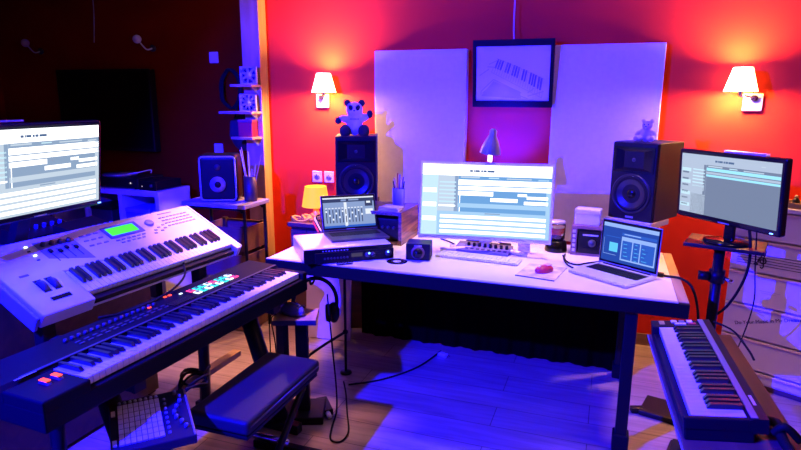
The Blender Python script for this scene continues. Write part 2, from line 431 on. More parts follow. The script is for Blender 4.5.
cable('electric_cable', 'thin grey electric cable hanging down the dark wall above the television', [(-4.116, 3.99, 2.55), (-4.12, 3.99, 2.3), (-4.15, 3.99, 2.04)], .004, mat('grey_cord', (.5, .42, .45), .8))

# ------------------------------------------------------------------ television, cabinet, player
tv = thing('television', 'big dark switched-off television on the dark left wall', 'television', (-4.04, 3.94, 1.15))
MB().box(-.5, .5, -.02, .05, 0, .67, bev=.008).build('housing', BLK, tv)
MB().quad([(-.48, -.0215, .03), (.48, -.0215, .03), (.48, -.0215, .65), (-.48, -.0215, .65)]).build('dark_screen', mat('tv_glass', (.003, .003, .004), .3, spec=.15), tv, fix=False)
MB().box(-.15, .15, .05, .0595, .2, .45).build('wall_bracket', BLKM, tv)

cab = thing('cube_cabinet', 'low white cabinet with open cubbies under the television', 'cabinet', (-3.72, 3.5, 0))
b = MB(); W2 = .55
b.box(-W2, W2, 0, .36, .86, .90, bev=.002); b.box(-W2, W2, 0, .36, 0, .04, bev=.002)
for x in (-W2, -.19, .16, W2-.035): b.box(x, x+.035, .002, .36, .04, .86)
b.box(-W2, W2, .35, .36, .04, .86); b.box(-W2+.03, W2-.03, .004, .35, .44, .47)
b.build('carcass', mat('cabinet_white', (.62, .60, .62), .5), cab)
for i, (x, z, wd) in enumerate(((-3.42, .472, .25), (-3.80, .472, .27), (-3.42, .042, .25))):
    t = thing('storage_box', ['blue storage box with slanted lid in the top right cubby', 'dark storage box in the middle cubby behind the left screen', 'dark storage box in the lowest cubby of the white cabinet'][i], 'box', (x, 3.53, z), rz=0)
    MB().box(-wd/2, wd/2, 0, .25, 0, .25, bev=.006).build('box_body', mat('storage_blue', (.10, .10, .35), .6) if i == 0 else DARKP, t)
    MB().box(-wd/2-.006, wd/2+.006, -.006, .256, .25, .28, bev=.005).build('lid', mat('storage_lid', (.2, .2, .5), .6) if i == 0 else BLK, t)
pl = thing('record_player', 'black turntable with clear lid on the white cabinet', 'turntable', (-3.62, 3.66, .901))
MB().box(-.25, .25, -.14, .14, .015, .085, bev=.006).build('plinth', BLK, pl)
for x in (-.2, .2):
    for y in (-.1, .1): MB().cyl((x, y, 0), (x, y, .016), .02).build('foot', RUB, pl)
MB().lathe([(.13, .086), (.13, .10)], (-.05, 0, 0), 32).build('platter', GREYM, pl)
MB().tube([(.17, .09, .10), (.17, .09, .125), (.17, -.04, .12), (.10, -.08, .11)], .005).build('tonearm', SILV, pl)
MB().cyl((.18, -.141, .05), (.18, -.143, .05), .006).build('power_light', em('dim_lamp', (.8, .7, .8), 1.0), pl)
am = thing('amplifier', 'flat black amplifier beside the turntable on the white cabinet', 'amplifier', (-3.28, 3.66, .901), rz=-4)
MB().box(-.085, .085, -.13, .13, .008, .07, bev=.005).build('case', BLK, am)
MB().box(-.085, .085, -.136, -.13, .0, .07, bev=.003).build('front_panel', BLKG, am)
MB().cyl((.05, -.136, .04), (.05, -.15, .04), .012).build('knob', DARKP, am)
MB().cyl((-.05, -.1365, .03), (-.05, -.138, .03), .004).build('power_light', em('dim_lamp', (.8, .7, .8), 1.0), am)

# ------------------------------------------------------------------ shelves on the post and what stands there
for i, (z, x0, x1) in enumerate(((1.69, -2.625, -2.445), (1.497, -2.735, -2.45), (1.313, -2.64, -2.455))):
    t = thing('wall_shelf', ['short wooden shelf on the post, the topmost one', 'wooden shelf on the post, middle and widest one', 'short wooden shelf on the post under the red box'][i], 'shelf', ((x0+x1)/2, 3.829, z), group='three small shelves on the pine post')
    w = x1-x0
    MB().box(-w/2, w/2, -.13, 0, -.018, 0, bev=.003).build('shelf_board', PINE, t)
    MB().prism([(0, -.018), (-.08, -.018), (0, -.07)], 'x', w/2-.05, w/2-.035).build('bracket', GREYM, t)
def fan(label, x, z, m, ring):
    t = thing('computer_fan', label, 'fan', (x, 3.76, z), rz=12, group='square fans on the post shelves')
    s = .062; b = MB()
    for a in range(4):
        rot = Matrix.Translation((0, 0, s)) @ Matrix.Rotation(a*math.pi/2, 4, 'Y')
        b.box(-s, s, -.013, .013, s-.008, s, M=rot)
        b.box(s*.62, s*.92, -.013, .013, s*.62, s*.92, M=rot)
    b.lathe([(s*.97, -.013), (s*.97, .013), (s*.9, .013), (s*.9, -.013)], (0, 0, s), 24, axis=(0, 1, 0), cap=False)
    b.build('fan_frame', m, t)
    b = MB(); b.lathe([(s*.4, -.012), (s*.4, .008)], (0, 0, s), 20, axis=(0, 1, 0)); b.build('hub', m, t)
    for k in range(7 if ring else 9):
        a = k*2*math.pi/(7 if ring else 9)
        bb = MB(); M = Matrix.Translation((0, 0, s)) @ Matrix.Rotation(a, 4, 'Y') @ Matrix.Translation((s*.62, 0, 0)) @ Matrix.Rotation(R(35), 4, 'X')
        bb.box(-s*.24, s*.24, -.0015, .0015, -s*.14, s*.14, M=M); bb.build('blade', m, t)
    MB().box(-s, s, .013, .016, 0, 2*s).build('back_plate', DARKP, t)
fan('square computer fan on the topmost post shelf', -2.50, 1.691, mat('fan_white', (.62, .62, .68), .4), True)
fan('square computer fan on the middle post shelf', -2.515, 1.498, mat('fan_pale', (.7, .68, .7), .4), False)
t = thing('red_box', 'small red box on the lowest post shelf', 'box', (-2.53, 3.76, 1.314), rz=8)
MB().box(-.055, .055, -.045, .045, 0, .105, bev=.004).build('box_body', mat('red_card', (.55, .02, .04), .5), t)
MB().box(-.057, .057, -.047, .047, .105, .125, bev=.003).build('lid', mat('dark_red_card', (.22, .05, .1), .5), t)
# dark things hung left of the post
pts = []
for k in range(46):
    a = k/45*2*math.pi*3
    pts.append((-2.80+.085*math.cos(a)+.012*math.sin(a*1.7), 3.965-.02*(k % 5)/5, 1.66+.145*math.sin(a)))
cable('coiled_cable', 'black cable coil hung on the dark wall left of the post', pts, .010, RUB)
hk = MB(); hk.cyl((-2.80, 3.999, 1.80), (-2.80, 3.93, 1.81), .007); tag(hk.build('coat_hook', BLKM), 'black metal hook holding the cable coil on dark wall', 'hook')
bag = thing('shoulder_bag', 'black shoulder bag hanging below the cable coil', 'bag', (-2.69, 3.93, 1.2))
MB().ball((0, 0, .13), (.11, .05, .14), seg=20).build('bag_body', mat('black_nylon', (.014, .014, .018), .7, bump=.4, bscale=40), bag)
MB().cbox((0, -.045, .16), (.17, .02, .13), bev=.015, rot=(R(-8), 0, 0)).build('flap', mat('black_nylon2', (.02, .02, .026), .6), bag)
MB().tube([(-.07, 0, .22), (-.05, .05, .42), (0, .065, .50), (.05, .05, .42), (.07, 0, .22)], .008).build('strap', RUB, bag)

# side table with small speaker
st = thing('side_table', 'small side table with bent black tube legs below the post shelves', 'table', (-2.44, 3.34, 0))
MB().box(-.26, .24, -.15, .15, .885, .912, bev=.004).build('table_top', mat('grey_top', (.40, .36, .42), .5), st)
for y in (-.12, .12):
    MB().tube([(-.23, y, .0), (-.23, y, .80), (-.22, y, .86), (-.17, y, .876), (0, y, .877), (.15, y, .876), (.2, y, .86), (.215, y, .8), (.215, y, .0)], .011).build('leg', BLKM, st)
sp = thing('small_speaker', 'small boxy speaker with pale rimmed grille on the side table', 'speaker', (-2.46, 3.30, .913), rz=25)
w, h, d = .255, .315, .2
MB().box(-w/2, w/2, -.06, .14, 0, h, bev=.03, seg=4).build('cabinet', BLK, sp)
b = MB(); pts = []
for cx, cz, a0 in ((w/2-.035, h-.035, 0), (-w/2+.035, h-.035, 90), (-w/2+.035, .035, 180), (w/2-.035, .035, 270)):
    for k in range(5):
        a = R(a0+k*22.5); pts.append((cx+.022*math.cos(a), -.062, cz+.022*math.sin(a)))
b.tube(pts+[pts[0]], .0045, sub=1); b.build('rim', mat('pale_blue_rim', (.45, .45, .75), .3), sp)
MB().lathe([(.052, 0), (.045, .012), (.02, .02)], (0, -.075, .12), 24, axis=(0, 1, 0)).build('woofer', mat('cone_grey', (.35, .28, .34), .6), sp)
MB().lathe([(.022, 0), (.018, .02)], (0, -.078, .12), 16, axis=(0, 1, 0)).build('dust_cap', BLK, sp)
MB().lathe([(.02, 0), (.012, .015)], (0, -.068, .235), 16, axis=(0, 1, 0)).build('tweeter', DARKP, sp)
pot = thing('pencil_pot', 'tall dark pot with sticks on the side table', 'pot', (-2.27, 3.37, .912))
MB().lathe([(.04, 0), (.043, .005), (.043, .17), (.038, .17), (.036, .02)], seg=20, cap=True).build('pot_body', mat('dark_brown', (.06, .03, .025), .5), pot)
for k, (dx, dy, l, m) in enumerate(((-.05, .01, .34, PAPER), (-.035, .0, .36, PINE), (-.02, .02, .33, PAPER), (.03, 0, .25, PAPER), (.05, .01, .31, PINE), (.02, -.01, .22, WHT))):
    MB().cyl((dx*.2, dy*.4, .02), (dx*1.6, dy*2, l), .0045, .003, seg=8).build('stick', m, pot)
cr = thing('wooden_crate', 'dark wooden crate on the floor below the side table', 'crate', (-2.44, 3.40, 0))
b = MB()
for z in (0, .19, .38, .57): b.box(-.18, .18, -.14, -.125, z+.01, z+.17); b.box(-.18, .18, .125, .14, z+.01, z+.17); b.box(-.18, -.165, -.125, .125, z+.01, z+.17); b.box(.165, .18, -.125, .125, z+.01, z+.17)
b.build('slats', BROWN, cr)
b = MB()
for x in (-.16, .16):
    for y in (-.12, .12): b.box(x-.015, x+.015, y-.015, y+.015, 0, .75)
b.build('corner_posts', DWOOD, cr)

# ------------------------------------------------------------------ left low cabinet with orange lamp
lc = thing('low_cabinet', 'low dark cabinet carrying the orange lamp beside the desk', 'cabinet', (-1.80, 3.70, 0))
MB().box(-.26, -.01, -.17, .24, .04, .72, bev=.004).build('carcass', DWOOD, lc)
MB().box(-.28, .01, -.19, .25, .72, .75, bev=.004).build('top_board', BROWN, lc)
for x in (-.196, -.074): 
    d = MB().box(x-.059, x+.059, -.188, -.171, .06, .70, bev=.003).build('door', BROWN, lc)
    MB().ball((x+.04 if x < -.1 else x-.04, -.196, .42), .012, seg=10).build('knob', CHR, d)
ol = thing('orange_lamp', 'small table lamp with glowing orange shade left of the dark laptop', 'lamp', (-1.915, 3.63, .75))
MB().lathe([(.055, 0), (.06, .006), (.05, .02), (.022, .045), (.018, .09), (.022, .12), (.016, .13)], seg=24).build('base', ORNG, ol)
b = MB(); b.lathe([(.098, .105), (.075, .245)], seg=32, cap=False); b.build('lamp_shade', SHADEO, ol)
MB().ball((0, 0, .16), .022, seg=12).build('bulb', em('amber_bulb', (1, .55, .15), 12), ol)
l = bpy.data.lights.new('orange_lamp_light', 'POINT'); l.energy = 4; l.color = (1, .40, .06); l.shadow_soft_size = .03
lo = bpy.data.objects.new('orange_lamp_light', l); COL.objects.link(lo); lo.location = (-1.915, 3.63, .89)
for k in range(4):
    pts = []
    for i in range(26):
        a = i/25*2*math.pi*1.6+k; r = .075-.008*k
        pts.append((-2.0+.06*k+r*math.cos(a), 3.58+.02*k+.5*r*math.sin(a), .765+.011*k+.012*math.sin(a*2.3)))
    cable('cable_bundle', ['pale cable coil at the foot of the orange lamp, leftmost', 'pale cable coil second from the left at the orange lamp', 'pale cable coil under the neck of the orange lamp', 'pale cable coil right of the orange lamp base'][k], pts, .009, mat('lamplit_cable', (.75, .40, .05), .6, spec=.1), group='cable coils round the orange lamp')  # orange glow of the lamp is put into the cable colour
for k in range(4):
    x = -1.62+.018*k
    cable('laptop_cable', 'cable looping up to the back of the dark laptop', [(-1.76+.016*k, 3.44, .766), (-1.715+.012*k, 3.30, .80+.022*k), (-1.66+.008*k, 3.12, .86+.014*k), (-1.60, 3.0+.012*k, .88+.006*k), (-1.53, 2.925+.014*k, .847)], .0055, [REDP, BLK, mat('white_cable', (.7, .6, .65), .5), RUB][k], group='cables behind the dark laptop')
bd = thing('leaning_board', 'pale board standing under the desk behind the headphones', 'board', (-1.69, 3.36, 0), rz=8)
MB().box(-.17, .14, -.012, .012, .002, .60, bev=.003, M=Matrix.Rotation(R(-6), 4, 'X')).build('board', mat('pale_board', (.55, .42, .46), .6), bd)

# ------------------------------------------------------------------ box risers, speakers, toys
pe = thing('speaker_pedestal', 'dark pedestal behind the desk carrying the left tall speaker', 'pedestal', (-1.60, 3.66, 0), rz=21)
MB().box(-.12, .12, -.06, .14, 0, .885, bev=.004).build('column', DWOOD, pe)
MB().box(-.14, .14, -.115, .16, .885, .91, bev=.004).build('top_plate', DWOOD, pe)
lr = thing('speaker_box', 'dark swirl-grained wooden box under the left tall speaker', 'box', (-1.365, 3.28, DT))
bx0, bx1 = -.255, .265
b = MB(); b.box(bx0, bx1, -.16, .17, .175, .195, bev=.002); b.box(bx0, bx1, -.16, .17, 0, .018); b.box(bx0, bx0+.018, -.16, .17, .018, .175); b.box(bx1-.018, bx1, -.16, .17, .018, .175); b.box(bx0, bx1, .155, .17, .018, .175)
b.box(.04, .055, -.155, .155, .018, .175)
b.build('carcass', GRAIN, lr)
dk = thing('effects_unit', 'black rack unit tucked inside the left speaker box', 'audio unit', (-1.20, 3.25, DT+.0185))
MB().box(-.085, .075, -.10, .15, 0, .13, bev=.004).build('case', BLK, dk)
for k in range(4): MB().cyl((-.06+.035*k, -.10, .08), (-.06+.035*k, -.112, .08), .009).build('knob', DARKP, dk)
for i, (dx, rz, hh, m) in enumerate(((0, 4, .012, PAPER), (.004, -7, .010, mat('cover_grey', (.45, .4, .5), .6)))):
    t = thing('notebook', ['notebook on top of the swirl-grained box, lower one', 'thin notebook on top of the other notebook'][i], 'notebook', (-1.185+dx, 3.17, .956+.0125*i), rz=rz, group='notebooks on the left box')
    MB().box(-.055, .055, -.04, .05, .002, hh-.002).build('pages', PAPER, t)
    b = MB(); b.box(-.058, .058, -.043, .053, 0, .002); b.box(-.058, .058, -.043, .053, hh-.002, hh); b.box(-.058, -.055, -.043, .053, 0, hh); b.build('cover', m, t)
pc = thing('pen_cup', 'blue cup full of pens on the swirl-grained box', 'cup', (-1.195, 3.34, .956))
MB().lathe([(.032, 0), (.036, .004), (.038, .105), (.034, .105), (.031, .01)], seg=20).build('cup', mat('cup_blue', (.2, .2, .5), .4), pc)
for k in range(6):
    a = k*1.05; m = [BLK, BLUEP, REDP, BLK, PINE, BLUEP][k]
    MB().cyl((.012*math.cos(a), .012*math.sin(a), .012), (.036*math.cos(a), .036*math.sin(a), .15+.022*(k % 3)), .004, seg=8).build('pen', m, pc)

def monitor_speaker(label, loc, rz, w=.254, h=.419, d=.30, woof=.095):
    t = thing('studio_speaker', label, 'speaker', loc, rz=rz, group='pair of tall studio speakers')
    MB().box(-w/2, w/2, 0.012, d, 0, h, bev=.006).build('cabinet', mat('speaker_vinyl', (.022, .018, .02), .55, spec=.3, bump=.1, bscale=300), t)
    MB().box(-w/2+.002, w/2-.002, -.004, .012, .002, h-.002, bev=.006).build('front_baffle', mat('baffle_black', (.010, .008, .007), .35, spec=.2), t)
    # waveguide: stepped horn in the upper third
    zc = h*.78; b = MB()
    def fr(x, z0, z1, y): return [(-x, y, zc+z0), (x, y, zc+z0), (x, y, zc+z1), (-x, y, zc+z1)]
    L = [fr(w*.44, -.068, .068, -.010), fr(w*.40, -.058, .058, -.010), fr(w*.12, -.036, .036, -.001), fr(.014, -.016, .016, .001)]
    for p, q in zip(L, L[1:]):
        for i in range(4): b.quad([p[i], p[(i+1) % 4], q[(i+1) % 4], q[i]])
    b.quad(L[-1]); p = fr(w*.44, -.068, .068, -.004)
    for i in range(4): b.quad([p[i], p[(i+1) % 4], L[0][(i+1) % 4], L[0][i]])
    b.build('waveguide', BLKG, t)
    MB().ball((0, -.002, zc), .011, seg=12).build('tweeter', DARKP, t)
    z0 = h*.345
    MB().lathe([(woof*1.14, .004), (woof*1.14, -.010), (woof*1.05, -.013), (woof*1.0, -.008)], (0, -.002, z0), 40, axis=(0, 1, 0), cap=False).build('woofer_ring', mat('ring_black', (.02, .018, .016), .28, spec=.3), t)
    MB().lathe([(woof, -.010), (woof*.95, -.016), (woof*.86, -.014), (woof*.82, -.006)], (0, -.001, z0), 40, axis=(0, 1, 0), cap=False).build('rubber_surround', RUB, t)
    MB().lathe([(woof*.83, -.006), (woof*.3, .012), (woof*.02, .013)], (0, -.008, z0), 40, axis=(0, 1, 0), cap=False).build('woofer_cone', mat('cone_black', (.022, .02, .018), .3, spec=.4), t)
    MB().ball((0, -.003, z0), (.026, .012, .026), seg=16).build('dust_cap', BLKG, t)
    MB().cyl((0, -.0045, h*.575), (0, -.008, h*.575), .0045, seg=10).build('power_light', LW, t)
    MB().box(-.022, .022, -.006, -.004, .012, .022).build('badge', GREYM, t)
    return t
monitor_speaker('tall black studio speaker with the panda toy on top', (-1.547, 3.50, .9105), 21, .272, .448, .30, .101)
monitor_speaker('tall black studio speaker with the cream bear on top', (.126, 3.372, .957), -29)

# toys: bodies fused with a remesh, dark pieces as children
def fused(name, balls, m, parent, vox=.006):
    b = MB()
    for c, r, rot in balls: b.ball(c, r, seg=20, rot=rot)
    o = b.build(name, m, parent)
    md = o.modifiers.new('fuse', 'REMESH'); md.mode = 'VOXEL'; md.voxel_size = vox; md.use_smooth_shade = True
    s2 = o.modifiers.new('soft', 'SMOOTH'); s2.factor = .5; s2.iterations = 4
    return o
pa = thing('panda_toy', 'plush panda with raised arms sitting on the left tall speaker', 'soft toy', (-1.588, 3.575, 1.3588), rz=22); pa.scale = (1.07, 1.07, 1.07)
fused('body', [((0, 0, .055), (.05, .042, .056), None), ((0, -.004, .10), (.042, .036, .035), None), ((0, -.004, .155), (.052, .046, .046), None),
               ((-.058, -.004, .098), (.038, .024, .023), (0, R(12), 0)), ((.055, -.004, .104), (.038, .024, .023), (0, R(-24), 0))], FURW, pa)
for s in (-1, 1):
    MB().ball((s*.044, .004, .194), (.022, .012, .021), seg=14).build('ear', FURB, pa)
    MB().ball((s*.021, -.045, .166), (.014, .007, .018), seg=12, rot=(0, R(s*25), 0)).build('eye_patch', FURB, pa)
    MB().ball((s*.019, -.050, .168), .004, seg=10).build('eye', BLKG, pa)
    MB().ball((s*.056, -.032, .028), (.036, .044, .038), seg=18).build('leg', FURB, pa)
MB().ball((-.098, -.006, .088), (.022, .021, .022), seg=14).build('paw', FURB, pa)
MB().ball((.092, -.006, .128), (.020, .020, .025), seg=14).build('paw', FURB, pa)
MB().ball((0, -.047, .145), (.018, .012, .013), seg=12).build('muzzle', FURW, pa)
MB().ball((0, -.0585, .150), (.006, .004, .0045), seg=10).build('nose', BLKG, pa)
b = MB()
for k in range(7): b.cbox((-.024+.008*k, -.0405-.0018*(3-abs(3-k)), .099), (.005, .004, .007))
b.build('chest_lettering', INK, pa)
be = thing('bear_toy', 'small cream teddy bear sitting on the right tall speaker', 'soft toy', (.175, 3.45, 1.377), rz=-12)
fused('body', [((0, 0, .036), (.034, .030, .038), None), ((.004, -.004, .086), (.027, .025, .025), None), ((.002, -.026, .078), (.013, .012, .011), None),
               ((-.036, -.008, .048), (.025, .012, .012), (0, R(-35), 0)), ((.036, -.008, .048), (.025, .012, .012), (0, R(35), 0)),
               ((-.030, -.036, .017), (.018, .030, .016), (0, 0, R(-25))), ((.030, -.036, .017), (.018, .030, .016), (0, 0, R(25)))], FURT, be, .004)
for s in (-1, 1):
    MB().ball((.004+s*.022, 0, .109), (.011, .007, .011), seg=12).build('ear', FURT, be)
    MB().ball((.003+s*.010, -.0285, .091), .0032, seg=8).build('eye', BLKG, be)
    MB().ball((s*.040, -.062, .018), (.012, .006, .013), seg=12).build('foot_pad', mat('tan_plush', (.45, .33, .3), .9), be)
MB().ball((.002, -.0385, .081), (.0048, .003, .0036), seg=8).build('nose', BLKG, be)

# right riser with devices
rr = thing('speaker_shelf', 'wooden shelf box under the right tall speaker', 'shelf', (.07, 3.38, DT))
b = MB(); x0, x1 = -.235, .215; y0, y1 = -.11, .11
b.box(x0, x1, y0, y1, .147, .165, bev=.002); b.box(x0, x1, y0, y1, 0, .014); b.box(x0, x0+.03, y0, y1, .014, .147); b.box(x1-.018, x1, y0, y1, .014, .147); b.box(x0, x1, y1-.012, y1, .014, .147)
b.build('carcass', BROWN, rr)
b = MB()
for k in range(5): b.box(x0+.008, x0+.022, y0-.003, y0, .022+.026*k, .038+.026*k)
b.build('metal_ears', SILV, rr)
pw = thing('audio_unit', 'black audio unit with a knob inside the right shelf box', 'audio unit', (-.005, 3.37, DT+.0145))
MB().box(-.12, .05, -.095, .08, 0, .125, bev=.003).build('case', BLK, pw)
MB().box(-.122, .052, -.10, -.095, .0, .126, bev=.002).build('front_panel', BLKG, pw)
MB().cyl((-.05, -.10, .06), (-.05, -.115, .06), .02, seg=24).build('knob', DARKP, pw)
MB().box(-.10, -.02, -.1015, -.10, .098, .106).build('lettering', SILV, pw)
for k in range(5): MB().cyl((.01+.012*(k % 2), -.10, .02+.02*k), (.01+.012*(k % 2), -.106, .02+.02*k), .004, seg=8).build('jack', SILV, pw)
ip = thing('isolation_pad', 'pale grey board under the right tall speaker', 'board', (.126, 3.372, .9255), rz=-29)
MB().box(-.135, .128, -.015, .20, 0, .031, bev=.003).build('board', mat('grey_pad', (.55, .5, .56), .6), ip)
wb = thing('paper_box', 'white box on the left end of the right speaker shelf', 'box', (-.085, 3.345, .9255), rz=-6)
MB().box(-.065, .065, -.045, .045, 0, .082, bev=.004).build('box_body', WHT, wb)
MB().box(-.067, .067, -.047, .047, .06, .085, bev=.004).build('lid', mat('lid_white', (.8, .76, .76), .5), wb)
jb = thing('glass_jar', 'clear jar on a dark base right of the middle screen', 'jar', (-.248, 3.33, DT))
MB().lathe([(.06, 0), (.062, .008), (.056, .055), (.045, .065)], seg=24).build('base', BLKG, jb)
MB().lathe([(.038, .066), (.046, .075), (.048, .15), (.043, .16), (.040, .16), (.044, .15), (.042, .077), (.02, .07)], seg=28).build('jar_glass', GLASS, jb)
MB().lathe([(.043, .161), (.044, .172), (.03, .176)], seg=24).build('lid', SILV, jb)

# ------------------------------------------------------------------ middle screen
ms = thing('curved_screen', 'large white curved screen in the middle of the desk', 'computer screen', (-.617, 3.101, DT), rz=6.7)
w, h, zb = .715, .425, .079; n = 20; cv = .035
def curved_slab(z0, z1, ya, yb, x0, x1):
    b = MB()
    P = []
    for i in range(n+1):
        x = x0+(x1-x0)*i/n; c = -cv*(2*x/w)**2
        P.append([(x, ya+c, z0), (x, ya+c, z1), (x, yb+c*.8, z1), (x, yb+c*.8, z0)])
    for a, c in zip(P, P[1:]):
        for k in range(4): b.quad([a[k], c[k], c[(k+1) % 4], a[(k+1) % 4]])
    b.quad(P[0]); b.quad(P[-1][::-1])
    bmesh.ops.remove_doubles(b.bm, verts=b.bm.verts, dist=1e-5)
    return b
def tilt(o, z=zb, ang=-9.0):
    o.location = (0, 0, z); o.rotation_euler = (R(ang), 0, 0); return o
hs = tilt(curved_slab(0, h, 0, .03, -w/2, w/2).build('housing', mat('white_gloss', (.84, .82, .84), .3), ms))
s_ = screen('display', w-.024, h-.036, daw_rects(0), S_B, hs, y=-.001, curve=cv*((w-.024)/w)**2)
s_.location = (0, -.001, .021)
MB().box(-.03, .03, .04, .062, .0, .30, bev=.004).build('stand_neck', mat('white_gloss', (.84, .82, .84), .3), ms, rot=(R(-4), 0, 0), loc=(0, .04, 0))
for s in (-1, 1):
    b = MB(); b.tube([(0, .10, .012), (s*.12, .06, .012), (s*.235, .0, .0125)], .013)
    b.build('stand_foot', mat('white_gloss', (.84, .82, .84), .3), ms)
MB().box(.185, .252, .085, .10, 0, .16, bev=.004).build('stand_leg', mat('white_gloss', (.84, .82, .84), .3), ms)
MB().tube([(-.2, .12, .005), (0, .13, .005), (.22, .1, .005)], .012).build('stand_bar', mat('white_gloss', (.84, .82, .84), .3), ms)

# desk lamp behind the screen
dl = thing('desk_lamp', 'small metal desk lamp peeking over the middle screen', 'lamp', (-.607, 3.235, DT))
MB().lathe([(.075, 0), (.078, .01), (.03, .022), (.012, .03)], seg=28).build('base', GREYM, dl)
MB().tube([(0, 0, .025), (0, .03, .25), (-.01, .015, .45), (-.012, 0, .53)], .007).build('arm', SILV, dl)
lsh = MB(); ax = Vector((.12, -.06, 1)).normalized()
lsh.lathe([(.058, 0), (.052, .03), (.034, .075), (.020, .10), (.020, .125), (.010, .135)], (-.012, -.02, .545), 28, axis=ax, cap=False)
lsh.lathe([(.054, .002), (.049, .03), (.031, .073), (.016, .098)], (-.012, -.02, .545), 28, axis=ax, cap=False)
lsh.build('lamp_shade', mat('lamp_metal', (.16, .13, .13), .35, .4), dl)
MB().cyl((-.012, -.02, .50), (-.010, -.02, .60), .012, seg=12).build('bulb', em('lamp_tube', (1, .8, .6), 4), dl)
l = bpy.data.lights.new('desk_lamp_light', 'SPOT'); l.energy = 19; l.color = (1, .50, .26); l.shadow_soft_size = .03; l.spot_size = R(128); l.spot_blend = .3
lo = bpy.data.objects.new('desk_lamp_light', l); COL.objects.link(lo); lo.location = (-.618, 3.215, DT+.48)

# ------------------------------------------------------------------ screens left and right
def flat_screen(label, loc, rz, rx, w, h, rects, base, bez=.018, led=None):
    t = thing('flat_screen', label, 'computer screen', loc, rz=rz)
    o = MB().box(-w/2, w/2, -.003, .035, 0, h, bev=.008).build('housing', BLKG, t); o.rotation_euler = (R(rx), 0, 0)
    s = screen('display', w-2*bez, h-2*bez-.012, rects, base, o, y=-.0035); s.location = (0, 0, bez+.010)
    if led is not None:
        q = MB().cbox((led, -.006, .012), (.014, .004, .004)).build('power_light', LBL, t); q.rotation_euler = (R(rx), 0, 0)
    MB().box(-.03, .03, -.0045, -.0028, .006, .012).build('maker_badge', GREYM, t)
    return t
fl = flat_screen('wide black-rimmed screen behind the silver synthesizer', (-2.128, 1.69, 1.125), 92.3, 7, .63, .375, daw_rects(1), S_G, .016, .30)
MB().prism([(.03, .10), (.05, .14), (.20, -.205), (.16, -.205)], 'x', -.03, .03).build('stand_neck', BLK, fl)
MB().box(-.14, .14, .12, .30, -.2245, -.205, bev=.006).build('stand_base', BLKG, fl)
MB().box(-.29, .0, .02, .03, .378, .385).build('top_edge_strip', GREYM, fl)
tb = thing('equipment_table', 'dark table behind the synthesizer carrying the left screen', 'table', (-2.56, 1.65, 0))
MB().box(-.32, .32, -.8, .75, .865, .90, bev=.004).build('table_top', DWOOD, tb)
MB().box(.285, .30, -.78, .73, .02, .864, bev=.002).build('front_panel', DWOOD, tb)  # dark panel added to black out the lit floor, standing in for shade
for x in (-.28, .255):
    for y in (-.74, .70): MB().box(x-.025, x+.025, y-.025, y+.025, 0, .865).build('leg', BLKM, tb)
for i, (x, y, s) in enumerate(((-2.40, 2.18, .24), (-2.68, 2.10, .3))):
    t = thing('mixer', ['dark mixing desk on the table right below the left screen', 'dark mixing desk behind the left screen'][i], 'mixer', (x, y, .901), rz=90)
    MB().prism([(-.12, 0), (.12, 0), (.12, .09), (-.12, .04)], 'x', -s/2, s/2).build('case', BLK, t)
    for k in range(6): MB().cyl((-s*.38+s*.15*k, -.03, .055), (-s*.38+s*.15*k, -.033, .076), .009, seg=10).build('knob', BLUEP, t)
fr_ = flat_screen('black-rimmed screen on a pole stand at the right', (.524, 3.024, 1.029), -49.4, 3.4, .555, .335, daw_rects(2), A_G, .018, .24)
MB().box(-.025, .025, .035, .055, -.075, .14, bev=.004).build('stand_neck', BLKG, fr_)
MB().lathe([(.10, -.084), (.10, -.076), (.03, -.068)], (0, .03, 0), 28).build('stand_base', BLKG, fr_)
MB().box(-.05, .16, .006, .03, .333, .343).build('top_edge_strip', mat('pale_strip', (.8, .7, .6), .4), fr_)
ss = thing('pole_stand', 'black pole stand with a flat plate holding the right screen', 'stand', (.545, 3.045, 0), rz=-15)
MB().box(-.165, .165, -.11, .13, .925, .943, bev=.003).build('top_plate', BLKM, ss)
MB().cyl((-.02, 0, .03), (-.02, 0, .926), .024, seg=20).build('pole', BLKM, ss)
MB().box(-.29, .2, -.10, .10, .002, .03, bev=.006).build('base_plate', BLK, ss)
MB().lathe([(.035, -.03), (.035, .03)], (-.02, 0, .775), 20).build('collar', BLK, ss)
MB().cyl((-.05, -.02, .775), (-.095, -.03, .775), .022, seg=16).build('clamp_knob', BLK, ss)
MB().cyl((.015, -.02, .775), (.05, -.03, .765), .010, seg=12).build('clamp_bolt', CHR, ss)
cable('screen_cable', 'black cable drooping from the right screen down to the floor', [(.62, 2.985, 1.04), (.635, 2.97, .93), (.63, 2.98, .80), (.58, 3.02, .64), (.50, 3.10, .50), (.47, 3.15, .3), (.46, 3.3, .01)], .0065)
cable('thin_screen_cable', 'thinner cable hanging straight below the right screen', [(.645, 2.95, 1.03), (.655, 2.93, .85), (.66, 2.9, .7), (.62, 2.88, .5), (.56, 2.85, .33), (.55, 2.83, .06), (.56, 2.9, .005)], .003)

